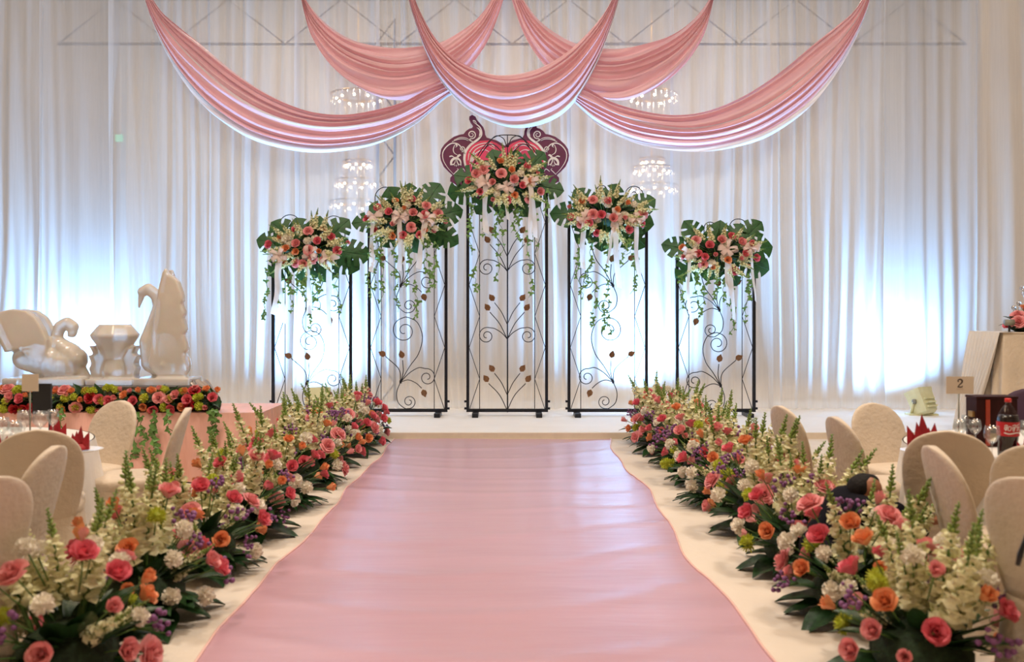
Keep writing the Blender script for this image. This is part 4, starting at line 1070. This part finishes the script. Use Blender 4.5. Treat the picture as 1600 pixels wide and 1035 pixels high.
# gathered end of the silver drape
mb = MB()
g0 = P(308, 590, ID - .1)
mb.grid(lambda u, v: Vector((g0.x + .17 * math.sin(PI * .5 * v) * (.6 + .5 * math.sin(u * PI)) + .015 * math.sin(u * 31), ID - .28 + .5 * u, tz + .03 - (tz + .02 - PZ) * v + .02 * math.sin(u * 19) * (1 - v))), 30, 10)
mb.build('gathered_drape', M['silver'], t)

def ice(name, label, base, caps, extra=None, vox=.013, sm=2):
    base = Vector(base); me = blob_mesh(name, [(Vector(a) - base, r0, Vector(b) - base, r1) for a, r0, b, r1 in caps], vox, M['ice'], sm, extra)
    o = bpy.data.objects.new(name, me); C.objects.link(o); o.location = base; reg(o, base); return tag(o, label, 'ice sculpture', 'ice sculptures on the display table')
k_ = ID / FPX
def S(px, py, dy=0.0): q = P(px, py, ID); q.y += dy; return q
# tall swan
b0 = S(262, 598); b0.z = tz - .004
def wing(mb, base, pts, y0, y1):
    poly = [((S(x, y) - base).x, (S(x, y) - base).z) for x, y in pts]; mb.prism(poly, y0, y1)
tall_wing = [(246, 520), (252, 480), (256, 452), (262, 428), (266, 420), (271, 430), (277, 432), (286, 440), (292, 458), (295, 470), (291, 474), (297, 490), (294, 496), (299, 515), (295, 522), (301, 545), (296, 552), (300, 575), (296, 592), (260, 592), (240, 570)]
tall_wing2 = [(246, 520), (250, 470), (257, 440), (259, 422), (264, 421), (270, 440), (280, 470), (286, 520), (280, 580), (246, 580)]
def ex(mb):
    for pts, y0, y1 in ((tall_wing, -.15, -.06), (tall_wing2, .05, .13)):
        poly = [((S(x, y) - b0).x, (S(x, y) - b0).z) for x, y in pts]
        mb.prism(poly, y0, y1)
    c = S(262, 590) - b0; mb.box((c.x, 0, .035), (88 * k_, .36, .07))
ice('ice_swan', 'tall ice swan with raised wings at the right end of the tray', b0,
    [(S(223, 456), .050, S(232, 452), .058), (S(221, 464), .030, S(217, 480), .013), (S(232, 452), .056, S(245, 462), .058), (S(245, 462), .058, S(249, 480), .062), (S(249, 480), .062, S(242, 505), .075),
     (S(240, 505), .065, S(234, 535), .10), (S(234, 535), .10, S(240, 565), .12), (S(240, 565), .12, S(262, 570), .16), (S(262, 540), .13, S(275, 570), .15)], ex)
b1 = S(88, 598); b1.z = tz - .004
lw = [(60, 560), (40, 545), (20, 550), (5, 520), (-5, 495), (10, 488), (30, 483), (52, 486), (66, 496), (76, 512), (84, 530), (86, 570)]
def ex1(mb):
    for y0, y1 in ((-.15, -.05), (.05, .13)):
        mb.prism([((S(x, y) - b1).x, (S(x, y) - b1).z) for x, y in lw], y0, y1)
    c = S(80, 590) - b1; mb.box((c.x, 0, .035), (124 * k_, .36, .07))
ice('ice_swan', 'ice swan with its neck curled down at the left end of the tray', b1,
    [(S(90, 524), .055, S(94, 511), .06), (S(94, 511), .06, S(105, 505), .06), (S(105, 505), .06, S(114, 511), .058), (S(114, 511), .055, S(113, 521), .045), (S(113, 521), .036, S(108, 524), .02),
     (S(88, 522), .045, S(92, 540), .08), (S(92, 540), .085, S(108, 556), .13), (S(108, 556), .13, S(118, 562), .12), (S(60, 560), .15, S(100, 570), .17), (S(40, 560), .12, S(70, 565), .15), (S(118, 575), .09, S(138, 590), .035)], ex1)
b2 = S(180, 598); b2.z = tz - .004
def gem(mb):
    n = 10
    prof = [(.001, 507), (24, 507.2), (37, 523), (36.5, 526), (22, 548), (14, 566)]
    mb.lathe([((rr if rr < .01 else rr * k_), S(0, yy).z - b2.z) for rr, yy in prof], n, (0, 0, 0))
    for s in (-1, 1):
        poly = [(0, 598), (38, 597), (34, 586), (37, 575), (33, 568), (38, 556), (30, 553), (37, 540), (30, 541), (20, 552), (0, 560)]
        mb.prism([(s * x * k_, S(0, y).z - b2.z) for x, y in (poly if s > 0 else poly)], -.07, .07)
    mb.box((0, 0, .03), (74 * k_, .3, .06))
ice('ice_gem', 'faceted ice diamond on a leafy base between the two swans', b2, [(S(180, 560), .10, S(180, 580), .13)], gem, .014, 1)

# garland along the table front
gx0, gx1 = P(-120, 0, PY0 + .1).x, P(338, 0, PY0 + .1).x
t = thing('table_garland', 'low garland of roses and lime blooms along the pink display table', 'flower garland', ((gx0 + gx1) / 2, PY0 + .14, PZ))
rg = random.Random(77)
mb = MB(); mb.tube([(gx0, PY0 + .16, PZ + .07), ((gx0 + gx1) / 2, PY0 + .16, PZ + .075), (gx1, PY0 + .16, PZ + .06)], .08, 10); mb.build('foam_base', M['foam'], t)
gl = gx1 - gx0; o0 = org(t)
for k in range(150):
    x = gx0 + gl * rg.random(); a = rg.uniform(-.5, 1.5); d = Vector((rg.uniform(-.6, .6), -math.cos(a), math.sin(a) * .9 + .1))
    inst(rg.choice(LEAF), 'leaf', t, Vector((x, PY0 + .14, PZ + .09)) + d * .04 - o0, facing(d, Vector((0, -.5, 1))), rg.uniform(.09, .14))
N = 120
for k in range(N):
    x = gx0 + gl * (k + rg.uniform(.1, .9)) / N; row = k % 3; a = (-.28, .35, .95)[row] + rg.uniform(-.2, .2)
    d = Vector((rg.uniform(-.35, .35), -math.cos(a), math.sin(a))); p = Vector((x, PY0 + .14, PZ + .085)) + d * .125; p.z = max(p.z, PZ + .035)
    c = rg.random()
    if c < .42: me, nm, s_ = rg.choice([LIMEC, LIMEC, CHRY[0]]), 'lime_bloom', rg.uniform(.075, .095)
    elif c < .66: me, nm, s_ = rg.choice(ROSE + [REDR]), 'rose', rg.uniform(.085, .105)
    else: me, nm, s_ = rg.choice(PEACH), 'peach_rose', rg.uniform(.07, .085)
    inst(me, nm, t, p - o0, aim(d, rg.uniform(0, 6)), s_)
for px_, y0_, y1_ in ((97, 640, 670), (213, 645, 770), (240, 645, 755), (265, 645, 680), (330, 640, 705), (336, 640, 690), (222, 650, 690)):
    q = P(px_, y0_, PY0 - .09); inst(ivy_mesh((y1_ - y0_) * PY0 / FPX, rg.randrange(9999), 1.5), 'ivy_strand', t, q - o0)

# ------------------------------------------------------------------ tall draped podium on the right
PD = 10.3
a0, a1 = P(1568, 521, PD), P(1700, 521, PD)
cx_ = (a0.x + a1.x) / 2; hw, hd = (a1.x - a0.x) / 2, .32; ptop = a0.z; yc = PD + hd
t = thing('draped_podium', 'tall podium draped in white pleats and beige cloth at the right edge', 'podium', (cx_, yc, 0))
MB().box((cx_, yc, ptop / 2), (2 * hw - .06, 2 * hd - .06, ptop - .03)).build('podium_body', M['wood'], t, False)
def around(u):
    k = u * 4; i = int(k) % 4; f = k - int(k); pts = [(-hw, -hd), (hw, -hd), (hw, hd), (-hw, hd)]
    return Vector(pts[i]).lerp(Vector(pts[(i + 1) % 4]), f)
def cl(u, v):
    q = around(u); fl = .03 * v * (1 + math.sin(u * 90) * .8); return Vector((cx_ + q.x * (1 + fl / hw), yc + q.y * (1 + fl / hd), ptop - (ptop - .012) * v))
mb = MB(); mb.grid(cl, 160, 10, wrap=True); mb.box((cx_, yc, ptop + .004), (2 * hw + .012, 2 * hd + .012, .012)); mb.build('beige_cloth', M['chair'], t)
def wl(u, v):      # white pleated cloth over the aisle side, parting towards the back
    y0_ = PD - .02 + .52 * v ** 1.3; y1_ = PD + 2 * hd + .03
    return Vector((a0.x - .03 - .10 * v - (.025 + .03 * v) * (1 + math.sin(u * 2 * PI * 9 + .6 * math.sin(5 * v))), y0_ + (y1_ - y0_) * u + .10 * v * u, ptop + .010 - (ptop - .02) * v))
mb = MB(); mb.grid(wl, 110, 14); mb.grid(lambda u, v: wl(u, 0).lerp(Vector((a0.x + .10, wl(u, 0).y, ptop + .013)), v), 40, 2)
mb.build('white_pleated_cloth', M['cloth'], t)
# podium flowers
pf = P(1600, 512, PD + .25); pf.z = ptop + .014
t = thing('podium_flower_arrangement', 'pink rose arrangement with trailing ivy on the tall podium', 'flower arrangement', pf)
MB().ball((0, 0, .05), (.16, .14, .06), 12, 6).build('foam_base', M['foam'], t, True, False)
for k in range(16):
    a = rg.uniform(0, 6.28); d = Vector((math.cos(a), math.sin(a), rg.uniform(.1, .9))); inst(rg.choice(LEAF), 'leaf', t, d * .08 + Vector((0, 0, .04)), facing(d, (0, 0, 1)), rg.uniform(.12, .2))
for dx, dy, dz, me, nm, s_ in ((-.13, -.12, .10, ROSE[2], 'rose', .13), (-.05, -.15, .07, ROSE[0], 'rose', .12), (-.10, -.05, .17, ROSE[2], 'rose', .12), (.02, -.12, .16, LIMEC, 'lime_bloom', .13), (.08, -.12, .22, CHRY[0], 'lime_bloom', .12), (.1, -.1, .1, ROSE[1], 'rose', .12), (.0, .0, .25, PEACH[1], 'peach_rose', .1), (-.17, 0, .06, ROSE[0], 'rose', .11)):
    inst(me, nm, t, (dx, dy, dz), aim((dx, dy - .1, dz + .05)), s_)
for dx, L in ((-.04, .55), (.03, .7), (.1, .5)):
    inst(ivy_mesh(L, rg.randrange(9999), 1.6), 'ivy_strand', t, (dx, -.33, .0))
cb = P(1612, 512, PD + .55); cb.z = ptop + .012
t = thing('crystal_candelabrum', 'branching crystal candelabrum standing among the podium flowers', 'candelabrum', cb)
MB().lathe([(.001, 0), (.07, 0), (.06, .02), (.015, .04), (.012, .5), (.001, .52)], 14, cb).build('column', M['steel'], t)
for px_, py_ in ((1584, 481), (1592, 474), (1597, 450), (1615, 455), (1630, 478)):
    e = P(px_, py_, PD + .5); m_ = (cb + Vector((0, 0, .25))).lerp(e, .6) - Vector((0, 0, .06))
    ar = MB().tube(crom([cb + Vector((0, 0, .22)), m_, e], 12), .007, 5).build('arm', M['steel'], t)
    MB().ball(e, .03, 8, 6).build('crystal_ball', M['crystal'], ar); MB().ball(e - Vector((0, 0, .06)), (.015, .015, .03), 6, 5).build('crystal_drop', M['crystal'], ar)
ml = P(1577, 519, PD + .12); ml.z = ptop + .012
t = thing('small_lamp', 'tiny dark clip lamp on the podium beside the roses', 'lamp', ml)
MB().tube([ml, ml + Vector((0, 0, .08))], .012, 8).build('post', M['black'], t)
MB().tube([ml + Vector((-.05, 0, .11)), ml + Vector((.05, 0, .11))], .038, 12).build('head', M['lampdark'], t)
# dark purple chair beyond the right table
t = thing('purple_chair', 'dark purple rounded chair back behind the cola bottle', 'chair', (4.05, 6.7, 0), None, PI * .93)
for nm, me in CV:
    m2 = me.copy(); m2.materials[0] = M['purple']; inst(m2, nm, t, (0, 0, 0), None, (1.25, 1.1, 1.06))

# ------------------------------------------------------------------ crouching person behind the right flowers
pc = Vector((2.02, 5.10, 0))
t = thing('person', 'person in dark clothes crouching behind the flowers right of the carpet', 'person', pc)
hd_ = P(1362, 774, 5.0) - pc; hd_.y = -.05          # head centre
hx, hz = hd_.x, hd_.z
hip = Vector((hx - .22, 0, .24)); chest = Vector((hx - .08, 0, .44)); neck = Vector((hx - .03, -.03, .55))
body = [(hip, .13, chest, .14), (chest, .13, neck, .05), (neck, .05, Vector((hx, -.05, hz - .05)), .055),
        (Vector((hx - .01, -.05, hz + .02)), .088, Vector((hx + .015, -.05, hz - .03)), .075), (Vector((hx + .03, -.05, hz - .05)), .05, Vector((hx + .055, -.05, hz - .075)), .032),
        (Vector((hx + .085, -.05, hz + .005)), .011, Vector((hx + .108, -.05, hz - .022)), .015), (Vector((hx + .075, -.05, hz - .052)), .018, Vector((hx + .08, -.05, hz - .056)), .016)]
for s in (-1, 1):
    sh = chest + Vector((.02, s * .17, .05)); el = Vector((hx + .14, s * .2, .36)); wr = Vector((hx + .30, s * .1, .42))
    body += [(chest + Vector((0, s * .08, .06)), .07, sh, .062), (sh, .058, el, .045), (el, .044, wr, .03), (wr, .03, wr + Vector((.07, 0, .01)), .026)]
    for f in range(4):
        o_ = Vector((0, (f - 1.5) * .019, 0)); kn = wr + Vector((.10, 0, .012)) + o_; body += [(wr + Vector((.06, 0, .008)) + o_ * .8, .011, kn, .009), (kn, .009, kn + Vector((.028, 0, -.02)), .008)]
    body += [(wr + Vector((.03, -s * .02, .0)), .012, wr + Vector((.075, -s * .045, -.012)), .009)]
    hp = hip + Vector((0, s * .09, -.02)); knee = Vector((hx + .22, s * .13, .40)); an = Vector((hx + .02, s * .12, .09))
    body += [(hp, .10, knee, .07), (knee, .065, an, .045), (an, .05, an + Vector((.17, 0, -.045)), .04)]
me = blob_mesh('body', body, .011, M['skin'], 3); o = bpy.data.objects.new('body', me); C.objects.link(o); o.parent = t
jk = [(hip, .155, chest, .165), (chest, .15, neck + Vector((0, 0, -.03)), .08)]; tr = []; shoe = []
for s in (-1, 1):
    sh = chest + Vector((.02, s * .17, .05)); el = Vector((hx + .14, s * .2, .36)); wr = Vector((hx + .28, s * .1, .415))
    jk += [(chest + Vector((0, s * .08, .06)), .085, sh, .08), (sh, .078, el, .064), (el, .062, wr, .045)]
    hp = hip + Vector((0, s * .09, -.02)); knee = Vector((hx + .22, s * .13, .40)); an = Vector((hx + .02, s * .12, .11))
    tr += [(hp, .12, knee, .088), (knee, .085, an, .065)]
    shoe = [(an + Vector((0, 0, -.045)), .055, an + Vector((.17, 0, -.065)), .045)]
    me = blob_mesh('shoe', shoe, .012, M['black'], 3); o = bpy.data.objects.new('shoe', me); C.objects.link(o); o.parent = t
me = blob_mesh('jacket', jk, .013, M['jacket'], 4); o = bpy.data.objects.new('jacket', me); C.objects.link(o); o.parent = t
me = blob_mesh('trousers', tr, .013, M['jacket'], 4); o = bpy.data.objects.new('trousers', me); C.objects.link(o); o.parent = t
hr = [(Vector((hx - .040, -.05, hz + .025)), .082, Vector((hx - .045, -.05, hz - .02)), .072), (Vector((hx + .015, -.05, hz + .060)), .050, Vector((hx - .03, -.05, hz + .045)), .070)]
me = blob_mesh('hair', hr, .011, M['hair'], 3); o = bpy.data.objects.new('hair', me); C.objects.link(o); o.parent = t
for s in (-1, 1):
    MB().ball((hx + .078, -.05 + s * .032, hz + .012), (.010, .013, .008), 8, 6).build('eye', M['black'], t, True, False)
    MB().ball((hx - .002, -.05 + s * .086, hz - .005), (.02, .008, .032), 8, 6).build('ear', M['skin'], t, True, False)
